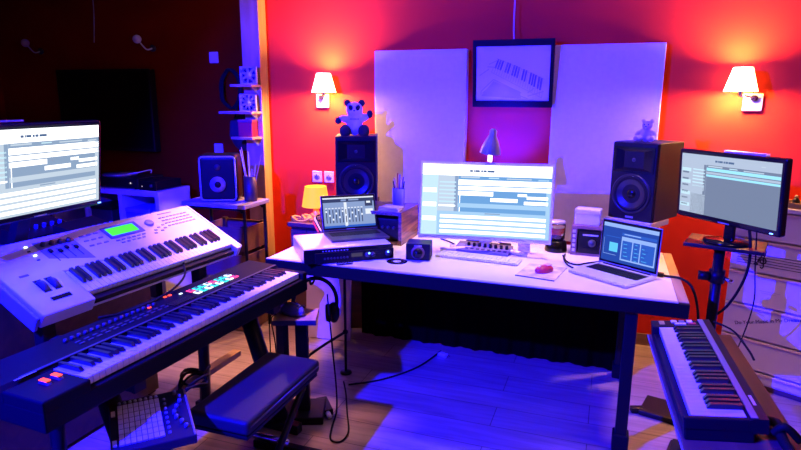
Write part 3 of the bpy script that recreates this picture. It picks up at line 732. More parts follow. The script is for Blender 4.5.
# ------------------------------------------------------------------ rack unit and laptops
rk = thing('rack_interface', 'silver rack interface with black front under the dark laptop', 'audio interface', (-1.232, 2.725, DT), rz=38.5)
MB().box(-.256, .215, 0, .345, .006, .082, bev=.006).build('case', SILV, rk)
MB().box(-.256, .222, -.008, 0, .004, .078, bev=.002).build('front_panel', BLKG, rk)
MB().box(-.20, .222, -.018, -.008, .004, .060, bev=.002).build('lower_panel', BLK, rk)
MB().box(-.01, .05, -.0195, -.018, .028, .048).build('meter_window', em('dim_window', (.25, .2, .3), .25), rk)
for x, r in ((.075, .013), (.105, .012), (.19, .017)): MB().cyl((x, -.018, .036), (x, -.036, .036), r, seg=20).build('knob', DARKP, rk)
for x in (.082, .185): MB().cyl((x, -.0365, .046), (x, -.038, .046), .0055, seg=10).build('blue_light', LBL, rk)
for k in range(8): MB().cyl((-.15+.017*k, -.018, .03), (-.15+.017*k, -.024, .03), .006, seg=10).build('small_knob', DARKP, rk)
b = MB()
for k in range(9): b.box(-.16+.016*k, -.152+.016*k, -.0092, -.008, .064, .069)
b.build('lettering', SILV, rk)
for x in (-.19, .19):
    for y in (.03, .31): MB().cyl((x, y, 0), (x, y, .008), .012, seg=12).build('foot', RUB, rk)

def laptop(name, label, loc, rz, w, d, body, keym, sw, rects, base, tiltdeg, screen_body):
    t = thing(name, label, 'laptop', loc, rz=rz)
    MB().box(-w/2, w/2, -d, 0, .003, .016, bev=.004).build('base', body, t)
    b = MB(); b.box(-w*.44, w*.44, -d*.53, -d*.10, .0158, .0163, 1)
    for r in range(5):
        for k in range(14):
            kx = -w*.43+k*w*.062; ky = -d*.18-r*d*.078
            b.box(kx, kx+w*.052, ky-d*.062, ky, .0162, .0180, 0)
    b.build('keyboard', [keym, DARKP], t)
    MB().box(-w*.16, w*.16, -d*.94, -d*.60, .0158, .0166).build('trackpad', body, t)
    MB().cyl((-w*.4, .002, .014), (w*.4, .002, .014), .007, seg=10).build('hinge', BLK, t)
    h = d*.96
    lid = MB().box(-w/2, w/2, -.001, .006, .0, h, bev=.003).build('lid', screen_body, t, (0, .004, .016), (R(tiltdeg), 0, 0))
    q = screen('display', w*sw, h*.84, rects, base, lid, y=-.0018); q.location = (0, 0, h*.09)
    MB().box(-w*.49, w*.49, -.0014, -.0010, .01, h*.985).build('bezel', BLKG, lid)
    MB().box(-.025, .025, -.0019, -.0014, h*.03, h*.05).build('maker_badge', GREYM, lid)
    return t
mix = [(0, 0, 1, .045, T_W), (0, .045, 1, .16, T_D), (0, .16, 1, 1, T_B), (.82, .05, .97, .33, T_D, 1), (.85, .16, .93, .23, T_W, 2), (0, .93, 1, 1, N_M, 1)]
for i in range(12):
    x = .045+.063*i
    if i == 6: mix.append((x-.02, .17, x+.035, .97, T_W, 1))
    mix += [(x, .40, x+.018, .84, T_D, 2), (x-.008, .43+.33*((i*7) % 5)/5, x+.026, .49+.33*((i*7) % 5)/5, T_W, 3), (x-.01, .34, x+.03, .37, T_W, 1)]
mix += [(.82, .42, .97, .6, T_W, 1), (.35, .07, .45, .13, T_B, 1), (.5, .07, .7, .12, T_B, 1)]
laptop('laptop', 'dark laptop showing mixer faders on the rack interface', (-1.369, 3.015, .8385), 39.5, .325, .215, mat('dark_laptop', (.05, .05, .06), .35, .4), BLK, .93, mix, T_B, -17.4, mat('dark_laptop', (.05, .05, .06), .35, .4))
dk2 = [(0, 0, 1, .05, N_L), (0, .05, 1, .10, N_L), (0, .10, 1, .20, N_B), (.02, .22, .38, .9, N_B), (.06, .34, .34, .36, N_M, 1), (.03, .40, .035, .82, N_L, 1), (.03, .82, .28, .83, N_L, 1), (.14, .5, .3, .74, N_C, 1), (.36, .30, .98, .92, N_L, 1), (.38, .40, .56, .88, N_M, 2), (.58, .40, .70, .88, N_M, 2), (.72, .40, .96, .88, N_M, 2), (.36, .20, .98, .27, N_M, 1), (.40, .22, .7, .245, N_L, 2)]
for i in range(26):
    x = (.40, .60, .74)[i % 3]+random.random()*.02
    dk2.append((x, .43+.017*i, x+random.uniform(.04, .1), .44+.017*i, N_C if i % 2 else N_B, 3))
laptop('laptop', 'silver laptop showing a blue DJ program at the right end', (.118, 3.02, DT), -34.5, .325, .24, ALU, BLK, .92, dk2, N_B, -3, mat('dark_lid', (.30, .30, .32), .35, .5))

# ------------------------------------------------------------------ small things on the desk
vb = thing('volume_controller', 'small black volume box with one big knob', 'volume control', (-.917, 2.88, DT), rz=10)
MB().box(-.064, .064, -.03, .08, .003, .092, bev=.004).build('case', BLK, vb)
MB().cyl((0, -.030, .045), (0, -.034, .045), .036, seg=28).build('dial_ring', mat('dial_brown', (.18, .09, .08), .4), vb)
MB().cyl((0, -.034, .045), (0, -.062, .045), .026, .023, seg=28).build('big_knob', BLKG, vb)
MB().box(-.02, .02, -.0312, -.030, .078, .084).build('lettering', SILV, vb)
MB().box(-.012, .012, -.0312, -.030, .010, .015).build('lettering', SILV, vb)
for k in range(4): MB().cyl((-.05+.1*(k % 2), -.01+.07*(k//2), 0), (-.05+.1*(k % 2), -.01+.07*(k//2), .004), .008, seg=10).build('foot', RUB, vb)
kb = thing('computer_keyboard', 'slim white computer keyboard in front of the middle screen', 'keyboard', (-.622, 3.005, DT), rz=-4.2)
MB().box(-.225, .225, -.058, .058, .002, .010, bev=.003).build('base', ALU, kb)
b = MB()
for r in range(6):
    n_ = 19
    for k in range(n_):
        if r == 5 and 4 <= k <= 8:
            if k == 4: b.box(-.215+.0227*4, -.215+.0227*9-.004, .052-.0185*r-.0155, .052-.0185*r, .010, .0135)
            continue
        b.box(-.215+.0227*k, -.215+.0227*k+.019, .052-.0185*r-.0155, .052-.0185*r, .010, .0135)
b.build('keys', WHT, kb)
mc = thing('knob_controller', 'slim grey controller with a row of eight knobs behind the keyboard', 'controller', (-.63, 3.155, DT), rz=-4)
MB().prism([(-.05, .002), (.075, .002), (.075, .034), (-.05, .014)], 'x', -.155, .155).build('case', mat('controller_grey', (.16, .15, .16), .45), mc)
for k in range(8):
    x = -.085+.031*k
    MB().cyl((x, .02, .022), (x, .017, .044), .010, .008, seg=14).build('knob', BLK, mc)
    MB().cbox((x, -.022, .0195), (.018, .014, .006), rot=(R(9), 0, 0), bev=.001).build('button', DARKP, mc)
MB().cbox((-.125, .0, .0245), (.035, .05, .003), rot=(R(9), 0, 0)).build('logo_plate', GREYM, mc)
hb = thing('usb_hub', 'flat black box under the middle screen behind the knob controller', 'hub', (-.615, 3.262, DT), rz=-5)
MB().box(-.135, .125, -.022, .022, .003, .034, bev=.004).build('case', BLK, hb)
for k in range(4): MB().box(-.10+.05*k, -.082+.05*k, -.0228, -.0218, .014, .022).build('port', DARKP, hb)
nt_ = thing('note_card', 'white folded note on the flat black box under the middle screen', 'card', (-.605, 3.262, DT+.0345), rz=-8)
b = MB(); b.prism([(-.018, 0), (.018, 0), (-.004, .022)], 'x', -.055, .055); b.build('card', PAPER, nt_)
mp = thing('mouse_pad', 'pale mouse pad with reddish print right of the keyboard', 'mouse pad', (-.275, 2.875, DT), rz=-9)
MB().box(-.095, .095, -.125, .125, 0, .004, bev=.0015).build('pad', mat('pad_print', (.70, .58, .60), .7, var=.35, vscale=16), mp)
MB().box(-.095, .095, -.127, -.122, .0, .0045).build('dark_edge', DARKP, mp)
mo = thing('mouse', 'red computer mouse on the pale mouse pad', 'mouse', (-.262, 2.865, DT+.0042), rz=-40)
b = MB(); b.ball((0, 0, .012), (.031, .055, .025), seg=24)
for v in b.bm.verts:
    if v.co.z < 0: v.co.z = 0
b.build('shell', REDP, mo)
MB().lathe([(.007, -.004), (.007, .004)], (0, -.03, .030), 14, axis=(1, 0, 0)).build('wheel', SILV, mo)
MB().box(-.016, .016, .006, .04, .033, .0365, bev=.002).build('light_patch', mat('pink_patch', (.8, .4, .45), .3), mo)
cd = thing('disc', 'dark disc lying on the desk beside the rack interface', 'disc', (-1.01, 2.80, DT+.0005))
MB().lathe([(.055, 0), (.055, .0015), (.022, .0015), (.022, 0)], seg=36, cap=False).build('disc_ring', BLKG, cd)
MB().lathe([(.021, 0), (.021, .0013), (.008, .0013), (.008, 0)], seg=24, cap=False).build('disc_centre', SILV, cd)
pts = []
for k in range(80):
    a = k*.9; t_ = k/79
    pts.append((-1.27+.06*t_+.006*math.cos(a), 2.622+.05*t_, DT+.008+.006*math.sin(a)))
pts += [(-1.16, 2.70, DT+.02), (-1.10, 2.745, DT+.05), (-1.075, 2.775, DT+.048)]
b = MB(); b.tube(pts, .0022, seg=6, sub=2)
tag(b.build('coiled_lead', RUB), 'coiled headphone lead plugged into the rack interface', 'cable')
cable('desk_cable', 'black cable curling behind the silver laptop', [(-.20, 3.22, .765), (-.17, 3.10, .765), (-.12, 3.05, .766), (-.07, 3.10, .766), (.0, 3.16, .766)], .004)
cable('desk_cable', 'black cable winding beside the mouse pad', [(-.19, 3.25, .765), (-.19, 3.15, .766), (-.165, 3.04, .766), (-.13, 2.985, .765)], .004)
cable('desk_cable', 'black cable crossing the desk left of the knob controller', [(-.84, 3.13, .765), (-.80, 3.22, .765), (-.86, 3.30, .766), (-.93, 3.36, .765)], .004)
cable('power_cable', 'thick black cable dropping off the right end of the desk', [(.22, 3.03, .767), (.30, 2.99, .768), (.37, 2.97, .765), (.42, 2.96, .72), (.45, 2.94, .60), (.46, 2.95, .4), (.44, 3.0, .15), (.42, 3.3, .008)], .006)
b = MB(); b.cbox((.265, 3.0, .770), (.05, .03, .018), bev=.004, rot=(0, 0, R(-12)))
tag(b.build('power_plug', BLK), 'black power plug beside the silver laptop', 'plug')

# ------------------------------------------------------------------ keys
def key_set(t, nwhite, first, pitch, wl, bl, zt, front=.022, gap=.0012):
    """first: index of the first white key within C D E F G A B"""
    wm = MB().box(0, pitch-gap, 0, wl, zt-front, zt, bev=.0012, seg=1).build('white_key', WKEY, t)
    b = MB(); bw = .0132
    b.prism([(0, zt-.004), (0, zt+.004), (.010, zt+.0150), (bl, zt+.0150), (bl, zt-.004)], 'x', -bw/2, bw/2)
    bk = b.build('black_key', BKEY, t)
    made = False
    for i in range(nwhite):
        o = wm if i == 0 else wm.copy()
        if i: COL.objects.link(o); o.parent = t
        o.location = (i*pitch, 0, 0)
        n = (first+i) % 7
        if n in (0, 1, 3, 4, 5) and i < nwhite-1:
            off = {0: -.0018, 1: .0018, 3: -.002, 4: 0, 5: .002}[n]
            q = bk if not made else bk.copy()
            if made: COL.objects.link(q); q.parent = t
            made = True
            q.location = ((i+1)*pitch-gap/2+off, wl-bl, 0)

# ------------------------------------------------------------------ black 88-key keyboard
pk = thing('piano_keyboard', 'long black 88-key keyboard with lit drum pads', 'keyboard', (-1.484, 1.267, .643), rz=86.9)
ZT = .10; KB = mat('keyboard_black', (.009, .008, .009), .5, spec=.06, bump=.03, bscale=200)
b = MB()
b.box(-.165, 1.265, -.022, .33, .0, .068, bev=.006)
b.prism([(.148, .06), (.33, .06), (.33, .118), (.165, .112), (.148, .094)], 'x', -.165, 1.265)
b.box(-.165, -.002, -.022, .152, .06, .101, bev=.006); b.box(1.224, 1.265, -.022, .152, .06, .099, bev=.006)
b.build('case', KB, pk)
MB().box(-.10, 1.26, .158, .170, .111, .1145, bev=.001).build('trim_strip', DARKP, pk)
key_set(pk, 52, 5, .0235, .148, .101, ZT, .028)
for i, x in enumerate((-.079, -.040)):
    wh = MB().lathe([(.027, -.009), (.029, -.007), (.029, .007), (.027, .009)], (x, .080, .084), 24, axis=(1, 0, 0)).build('pitch_wheel' if i == 0 else 'modulation_wheel', DARKP, pk)
    MB().cbox((x, .080, .1125), (.017, .034, .003), bev=.001).build('wheel_glow', LR, wh)
MB().box(-.12, -.05, .155, .160, .1135, .1145).build('maker_name', SILV, pk)
cols = [[LPINK, LTEAL, LTEAL, LWH, LPINK, LTEAL, LTEAL, LWH], [LWH, LTEAL, LWH, LTEAL, LWH, LTEAL, LWH, LPINK]]
for r in range(2):
    for k in range(8):
        x = .752+.036*k; y = .262-.040*r
        q = MB(); q.box(x-.014, x+.014, y-.0155, y+.0155, .112, .1185, 0, bev=.002); q.box(x-.0075, x+.0075, y-.008, y+.008, .1186, .1196, 1)
        q.build('drum_pad', [cols[r][k], mat('pad_centre', (.03, .05, .06), .5)], pk)
for x, y, m in ((.64, .300, LR), (.665, .298, LR), (.70, .27, LWH), (.515, .262, LR)):
    MB().cbox((x, y, .1185), (.014, .010, .004), bev=.001).build('lit_button', m, pk)
for k in range(16):
    MB().cyl((.14+.027*k, .268, .114), (.14+.027*k, .268, .128), .008, .0065, seg=12).build('knob', DARKP, pk)
for r in range(2):
    for k in range(12): MB().cbox((.16+.036*k, .232-.022*r, .1155), (.020, .010, .004), bev=.001).build('button', DARKP, pk)
MB().box(.575, .70, .185, .235, .113, .1165, bev=.001).build('small_display', BLKG, pk)

# ------------------------------------------------------------------ silver synthesizer
sy = thing('synthesizer', 'silver-white synthesizer with green display on the upper tier', 'synthesizer', (-1.883, 1.661, .854), rz=85.4, rx=27.3)
b = MB()
b.box(-.22, .875, .142, .375, -.06, 0, bev=.006)
b.box(-.22, -.001, -.048, .15, -.058, .0, bev=.006); b.box(.846, .875, -.040, .15, -.055, .0, bev=.004)
b.box(-.01, .86, .0, .15, -.06, -.03)
b.build('case', SYN, sy)
MB().box(-.001, .846, -.030, .0, -.050, -.026, bev=.003).build('front_lip', BLK, sy)
MB().box(-.0, .875, -.036, -.028, -.056, -.048, bev=.002).build('silver_lip', SILV, sy)
b = MB(); b.prism([(.04, -.06), (.36, -.06), (.36, -.09), (.12, -.09)], 'x', -.19, .85); b.build('underside', mat('synth_under', (.14, .14, .22), .5), sy)
MB().box(-.235, -.22, -.04, .37, -.075, -.012, bev=.004).build('end_cheek', mat('synth_cheek', (.34, .34, .42), .45), sy)
b = MB(); b.box(.8755, .888, -.035, .37, -.06, .002, bev=.004); b.build('end_cheek', SYN, sy)
key_set(sy, 36, 0, .0235, .138, .090, .0, .024)
# left wheels, slot, knobs and sliders
for x in (-.122, -.078):
    w_ = MB().lathe([(.030, -.010), (.032, -.007), (.032, .007), (.030, .010)], (x, .098, -.014), 24, axis=(1, 0, 0)).build('wheel', DARKP, sy)
    MB().box(x-.015, x+.015, .06, .135, .0, .0015).build('wheel_slot', BLK, w_)
MB().box(-.14, -.062, .008, .028, -.001, .0025, bev=.001).build('card_slot', BLKG, sy)
MB().box(-.16, -.125, .17, .18, .0, .0015).build('maker_name', INK, sy)
SLP = mat('slider_panel', (.20, .20, .27), .5)
MB().prism([(.0, .235), (.165, .17), (.165, .325), (.0, .345)], 'z', .0, .0015).build('slider_panel', SLP, sy)
for k in range(4):
    x = .028+.036*k
    MB().cyl((x, .318-.003*k, .001), (x, .318-.003*k, .016), .011, .009, seg=16).build('knob', DARKP, sy)
    MB().box(x-.002, x+.002, .205, .285, .0015, .0022).build('slider_track', BLK, sy)
    MB().box(x-.007, x+.007, .262-.012*(k % 2), .279-.012*(k % 2), .0015, .013, bev=.002).build('slider_cap', BLK, sy)
for k in range(4): MB().cbox((-.035-.006*(k % 2), .33-.030*k, .002), (.012, .006, .004), bev=.001).build('assign_button', LW if k in (0, 2) else DARKP, sy)
lcd = MB().box(.312, .503, .255, .338, .0, .004, bev=.001).build('display_bezel', mat('lcd_bezel', (.10, .10, .22), .35), sy)
MB().box(.328, .480, .270, .326, .0041, .0046).build('green_display', LCDG, lcd)
for k in range(6): MB().cbox((.332+.029*k, .236, .002), (.018, .007, .004), bev=.001).build('function_button', mat('button_grey', (.22, .22, .28), .5), sy)
for k in range(5): MB().cbox((.345+.029*k, .216, .002), (.016, .006, .004), bev=.001).build('function_button', mat('button_grey', (.22, .22, .28), .5), sy)
for r in range(3):
    for k in range(3): MB().cbox((.205+.036*k, .318-.036*r, .002), (.022, .007, .004), bev=.001).build('mode_button', mat('button_grey', (.22, .22, .28), .5), sy)
MB().lathe([(.022, .001), (.022, .010), (.018, .013), (.006, .011)], (.562, .298, 0), 24).build('data_dial', mat('dial_grey', (.28, .27, .30), .35), sy)
for (x, y) in ((.555, .242), (.585, .255), (.585, .228), (.615, .242), (.54, .222), (.62, .265)): MB().cbox((x, y, .002), (.016, .010, .004), bev=.001).build('cursor_button', mat('button_grey', (.22, .22, .28), .5), sy)
for r in range(4):
    for k in range(8): MB().cbox((.650+.024*k, .318-.023*r, .002), (.017, .007, .004), bev=.001).build('program_button', mat('button_grey', (.22, .22, .28), .5), sy)
MB().box(.66, .75, .345, .352, .0, .001).build('model_name', INK, sy)

# tiered stand
ks = thing('keyboard_stand', 'black two-tier stand under the two big keyboards', 'stand', (-1.65, 1.87, 0), rz=-3)
for y in (-.40, .42):
    b = MB()
    b.cbox((-.0, y, .025), (.62, .05, .05), bev=.006)
    b.build('foot', BLKM, ks)
    b = MB(); b.tube([(-.26, y, .04), (-.24, y, .62)], .028, sub=1); b.tube([(.20, y, .05), (.02, y, .62)], .04, sub=1); b.build('leg', BLKM, ks)
    b = MB(); b.box(-.27, .20, y-.025, y+.025, .605, .64, bev=.004); b.box(.19, .205, y-.025, y+.025, .605, .66); b.build('lower_arm', BLKM, ks)
    b = MB(); b.box(-.27, -.22, y-.028, y+.028, .60, .80, bev=.004)
    b.build('upright', BLKM, ks)
    b = MB(); b.tube([(-.245, y, .772), (-.56, y, .918)], .014, sub=1); b.tube([(-.24, y, .70), (-.17, y, .735)], .014, sub=1); b.build('upper_arm', BLKM, ks)
b = MB(); b.cbox((-.24, .0, .40), (.035, .85, .06), bev=.004); b.build('crossbar', BLKM, ks)
gb = MB(); gb.cbox((0, 0, 0), (.05, .62, .032), bev=.004)
o = gb.build('wooden_brace', GOLDW, ks, (-.262, .40, .20), (0, 0, R(2)))
# cables on the brace
for k in range(3):
    pts = []
    for i in range(22):
        a = i/21*2*math.pi*1.7+k*2
        pts.append((-1.885+.05*math.cos(a)+.03*k, 2.24+.09*math.sin(a)-.05*k, .235+.02*math.sin(2.1*a+k)))
    cable('tangled_cable', ['black cable loop tangled over the wooden brace, back one', 'black cable loop tangled over the wooden brace, middle one', 'black cable loop tangled over the wooden brace, front one'][k], pts, .006, group='cables tangled on the stand brace')
cable('keyboard_cable', 'black cable hanging in the gap between the two big keyboards', [(-1.80, 1.62, .77), (-1.76, 1.75, .76), (-1.75, 1.95, .775), (-1.79, 2.1, .80), (-1.86, 2.18, .84)], .005)

# ------------------------------------------------------------------ bench
bn = thing('keyboard_bench', 'dark padded bench on folding legs by the keyboards', 'bench', (-1.292, 1.91, 0), rz=90)
b = MB(); b.box(-.285, .285, -.135, .135, .392, .450, bev=.016, seg=4); b.build('seat_cushion', CLOTH, bn)
for s, y in ((1, .137), (-1, -.137)):
    pts = [(-.265, y*.965, .425), (0, y, .428), (.265, y*.965, .425)]
    MB().tube(pts, .0045).build('piping', mat('piping', (.10, .09, .11), .35), bn)
MB().box(-.275, .275, -.125, .125, .372, .388, bev=.003).build('seat_board', BLK, bn)
for s in (-1, 1):
    b = MB(); b.tube([(s*.16, -.115*s, .374), (-s*.20, -.10*s, .045)], .016, sub=1); b.build('cross_leg', BLKM, bn)
    b = MB(); b.cbox((s*.20, 0, .024), (.045, .34, .042), bev=.006); b.build('foot_bar', BLK, bn)
    b = MB(); b.cbox((s*.16, 0, .365), (.03, .22, .016)); b.build('seat_rail', BLKM, bn)
MB().cyl((0, -.13, .205), (0, .13, .205), .011, seg=12).build('pivot', CHR, bn)

# ------------------------------------------------------------------ pad controller + stand
pd = thing('pad_controller', 'black pad controller with eight by eight pale pads', 'controller', (-1.41, 1.442, .525), rz=46.2, rx=4.3)
MB().box(-.132, .125, -.155, .150, -.035, -.002, bev=.004).build('case', mat('pad_case', (.016, .016, .02), .4), pd)
PADM = mat('pad_rubber', (.62, .60, .80), .55)
for r in range(8):
    for k in range(8):
        x = -.098+.0172*k; y = .100-.0300*r
        MB().box(x-.0075, x+.0075, y-.0132, y+.0132, -.003, .003, bev=.001, seg=1).build('pad', PADM, pd)
for k in range(8):
    MB().lathe([(.006, -.002), (.005, .003)], (-.098+.0172*k, .130, 0), 12).build('top_button', PADM, pd)
    MB().lathe([(.006, -.002), (.005, .003)], (.046, .100-.0300*k, 0), 12).build('scene_button', mat('scene_rubber', (.22, .22, .3), .5), pd)
for r in range(8):
    for k in range(1):
        x = .085+.014*math.sin(r*1.1)
        MB().cyl((x, .125-.032*r, -.002), (x, .125-.032*r, .012), .007, .006, seg=12).build('knob', mat('knob_blue', (.16, .16, .30), .4), pd)
for k, y in enumerate((.07, -.105)): MB().box(-.126, -.113, y-.016, y+.016, -.003, .002, bev=.001).build('side_button', PADM, pd)
MB().box(.117, .122, -.15, .15, -.003, -.0005).build('side_line', GREYM, pd)
ps = thing('tripod_stand', 'black tripod stand under the pad controller', 'stand', (-1.41, 1.442, 0), rz=20)
MB().cyl((0, 0, .12), (0, 0, .45), .018).build('pole', BLKM, ps)
MB().box(-.09, .09, -.09, .09, .445, .470, bev=.004).build('top_plate', BLKM, ps)
for k in range(3):
    a = R(90+120*k)
    MB().tube([(0, 0, .30), (.26*math.cos(a), .26*math.sin(a), .012)], .012, sub=1).build('leg', BLKM, ps)
MB().lathe([(.03, .28), (.03, .34)], seg=16).build('collar', BLK, ps)

# ------------------------------------------------------------------ mouse side table, headphones, rod, cables
mt = thing('mouse_stand', 'small side stand holding the dark mouse by the long keyboard', 'stand', (-1.405, 2.425, 0), rz=22)
MB().box(-.105, .105, -.085, .085, .528, .548, bev=.003).build('stand_top', WOODED, mt)
MB().box(-.107, .107, -.089, -.083, .524, .549, bev=.002).build('front_edge', DARKP, mt)
MB().box(-.005, .055, -.03, .03, .04, .528, bev=.004).build('column', BLKM, mt)
MB().box(-.08, .13, -.10, .10, .0, .04, bev=.005).build('base', BLK, mt)
m2 = thing('mouse', 'dark glossy mouse on the small side stand', 'mouse', (-1.425, 2.425, .5485), rz=75)
b = MB(); b.ball((0, 0, .018), (.044, .074, .040), seg=24)
for v in b.bm.verts:
    if v.co.z < 0: v.co.z = 0
b.build('shell', mat('dark_mouse', (.10, .10, .22), .25), m2)
MB().lathe([(.008, -.004), (.008, .004)], (0, -.042, .051), 14, axis=(1, 0, 0)).build('wheel', SILV, m2)
MB().ball((.026, .006, .045), (.012, .02, .008), seg=12).build('thumb_rest', BLKG, m2)
cable('mouse_cable', 'thin cable hanging below the mouse stand', [(-1.49, 2.38, .555), (-1.515, 2.36, .54), (-1.52, 2.36, .40), (-1.525, 2.37, .15), (-1.50, 2.40, .004), (-1.53, 2.5, .004)], .003)
cable('mouse_cable', 'second thin cable beside the mouse stand cable', [(-1.495, 2.385, .55), (-1.505, 2.355, .53), (-1.49, 2.36, .40), (-1.485, 2.36, .15), (-1.49, 2.38, .004), (-1.44, 2.45, .004)], .003)

hp = thing('headphones', 'black headphones hanging under the front edge of the desk', 'headphones', (-1.445, 2.70, .365), rz=32); hp.scale = (1.12, 1.12, 1.12)
pts = [(.105*math.cos(R(a)), 0, .13+.125*math.sin(R(a))) for a in range(-15, 196, 15)]
MB().tube(pts, .010).build('headband', BLK, hp)
for s in (-1, 1):
    q = MB().ball((s*.088, 0, .075), (.030, .046, .052), seg=20).build('ear_cup', BLK, hp)
    MB().lathe([(.040, -.012), (.046, 0), (.040, .012)], (s*.062, 0, .075), 20, axis=(1, 0, 0)).build('ear_cushion', RUB, q)
    MB().lathe([(.022, -.004), (.024, 0), (.018, .004)], (s*.118, 0, .075), 18, axis=(1, 0, 0)).build('badge', SILV, q)
hh = MB(); hh.tube([(-1.445, 2.70, .725), (-1.445, 2.70, .645), (-1.445, 2.66, .628), (-1.445, 2.65, .65)], .006)
hh.cbox((-1.445, 2.70, .7285), (.05, .04, .012), bev=.002)
tag(hh.build('headphone_hook', BLKM), 'black hook under the desk holding the headphones', 'hook')
rod = thing('thin_stand', 'thin black rod stand under the desk beside the headphones', 'stand', (-1.38, 2.94, 0))
MB().cyl((0, 0, .01), (.0, 0, .730), .008, seg=12).build('rod', BLKM, rod)
MB().lathe([(.035, 0), (.033, .01), (.012, .014)], seg=20).build('base', BLK, rod)
MB().tube([(0, 0, .26), (-.10, -.14, .20), (-.20, -.27, .12)], .008).build('side_arm', BLKM, rod)
MB().ball((0, 0, .26), .016, seg=12).build('clamp', BLK, rod)
ad = thing('power_adapter', 'black power adapter with pale plug beside the mouse stand', 'adapter', (-1.31, 2.52, .0), rz=40)
MB().box(-.03, .03, -.075, .075, .0, .035, bev=.006).build('adapter_body', BLK, ad)
MB().cyl((0, -.075, .018), (0, -.11, .018), .013, seg=12).build('plug', WHT, ad)
lp = [(-1.33, 2.62, .60), (-1.30, 2.60, .35), (-1.27, 2.58, .12), (-1.24, 2.52, .01), (-1.19, 2.36, .006), (-1.15, 2.27, .006), (-1.10, 2.27, .006), (-1.10, 2.36, .006), (-1.18, 2.52, .006), (-1.27, 2.70, .008), (-1.33, 2.8, .02)]
cable('floor_cable', 'black headphone cable looping on the floor beside the bench', lp, .0045)
cable('floor_cable', 'black cable running under the desk towards the curtain', [(-1.30, 2.80, .006), (-1.14, 2.93, .006), (-1.0, 3.15, .006), (-.93, 3.42, .006)], .005)
pn = thing('floor_plug', 'small pale plug lying at the foot of the black curtain', 'plug', (-.90, 3.36, 0), rz=70)
MB().box(-.018, .018, -.03, .03, 0, .02, bev=.005).build('plug_body', WHT, pn)
MB().cyl((-.007, -.03, .01), (-.007, -.045, .01), .003, seg=8).build('pin', CHR, pn); MB().cyl((.007, -.03, .01), (.007, -.045, .01), .003, seg=8).build('pin', CHR, pn)

# ------------------------------------------------------------------ right mini keyboard on its board
mk = thing('small_keyboard', 'small black 49-key keyboard at the right on a board', 'keyboard', (.234, 2.387, .725), rz=-86.7, rx=6.9)
b = MB()
b.box(-.074, .70, -.022, .155, -.068, -.028, bev=.004)
b.prism([(.142, -.04), (.142, -.002), (.155, .004), (.190, .004), (.190, -.04)], 'x', -.074, .70)
b.box(-.074, -.001, -.022, .145, -.04, .002, bev=.004); b.box(.6825, .70, -.022, .145, -.04, .001, bev=.004)
b.build('case', mat('small_key_case', (.016, .012, .011), .42, spec=.15), mk)
MB().box(-.07, .695, .147, .166, .0035, .0065, bev=.001).build('silver_strip', GREYM, mk)
key_set(mk, 29, 0, .02352, .140, .092, .0, .024)
for k in range(3): MB().box(-.064, -.042, .05+.028*k, .070+.028*k, .001, .006, bev=.001).build('button', WHT if k != 1 else GREYM, mk)
MB().box(-.036, -.020, .06, .10, .001, .006, bev=.001).build('button', WHT, mk)
MB().box(-.062, -.025, .005, .025, .001, .004, bev=.001).build('lit_label', mat('yellow_label', (.6, .5, .1), .4), mk)
MB().box(-.036, -.018, .11, .135, .001, .007, bev=.001).build('red_button', REDP, mk)
MB().box(.56, .62, .172, .18, .004, .0045).build('maker_name', SILV, mk)
kr = thing('keyboard_board', 'brown wooden board stand under the small right keyboard', 'stand', (.234, 2.387, .725), rz=-86.7, rx=6.9)
MB().box(-.10, .98, -.032, .272, -.092, -.0685, bev=.004).build('board', wood('board_brown', (.11, .05, .04), (.17, .075, .06), .35, 'X'), kr)
MB().box(-.10, .98, -.035, -.032, -.080, -.0685, bev=.001).build('board_edge', mat('edge_grey', (.38, .34, .36), .5), kr)
for x in (.22, .66):
    MB().box(x-.03, x+.03, .06, .17, -.740, -.092, bev=.004).build('leg', BLKM, kr)
bl = thing('leather_strap', 'black strap lying on the board at the near keyboard corner', 'strap', (.234, 2.387, .725), rz=-86.7, rx=6.9)
b = MB(); b.tube([(.60, .215, -.054), (.66, .22, -.03), (.73, .215, -.04), (.80, .225, -.054)], .014); b.tube([(.70, .20, -.035), (.71, .225, -.01), (.70, .262, -.054)], .011); b.build('strap_body', RUB, bl)
sb = thing('sustain_pedal', 'black pedal on the floor right of the desk leg', 'pedal', (.40, 2.66, 0), rz=-15)
MB().box(-.06, .06, -.12, .12, 0, .03, bev=.006).build('base', BLK, sb)
MB().cbox((0, -.02, .045), (.09, .18, .02), bev=.006, rot=(R(8), 0, 0)).build('treadle', RUB, sb)
cable('pedal_cable', 'thin black cable on the floor by the right desk leg', [(.20, 3.02, .03), (.26, 3.06, .02), (.36, 3.0, .006), (.45, 2.93, .006), (.42, 2.80, .006), (.36, 2.72, .006), (.37, 2.77, .012)], .0035)
b = MB(); b.cbox((.235, 3.05, .019), (.07, .035, .03), bev=.006, rot=(0, 0, R(20)))
tag(b.build('cable_connector', BLK), 'black cable connector on the floor beside right desk leg', 'connector')
cable('keyboard_lead', 'black lead running along the board behind the small keyboard', [(.44, 2.50, .735), (.50, 2.44, .728), (.535, 2.33, .70), (.54, 2.26, .693)], .004)

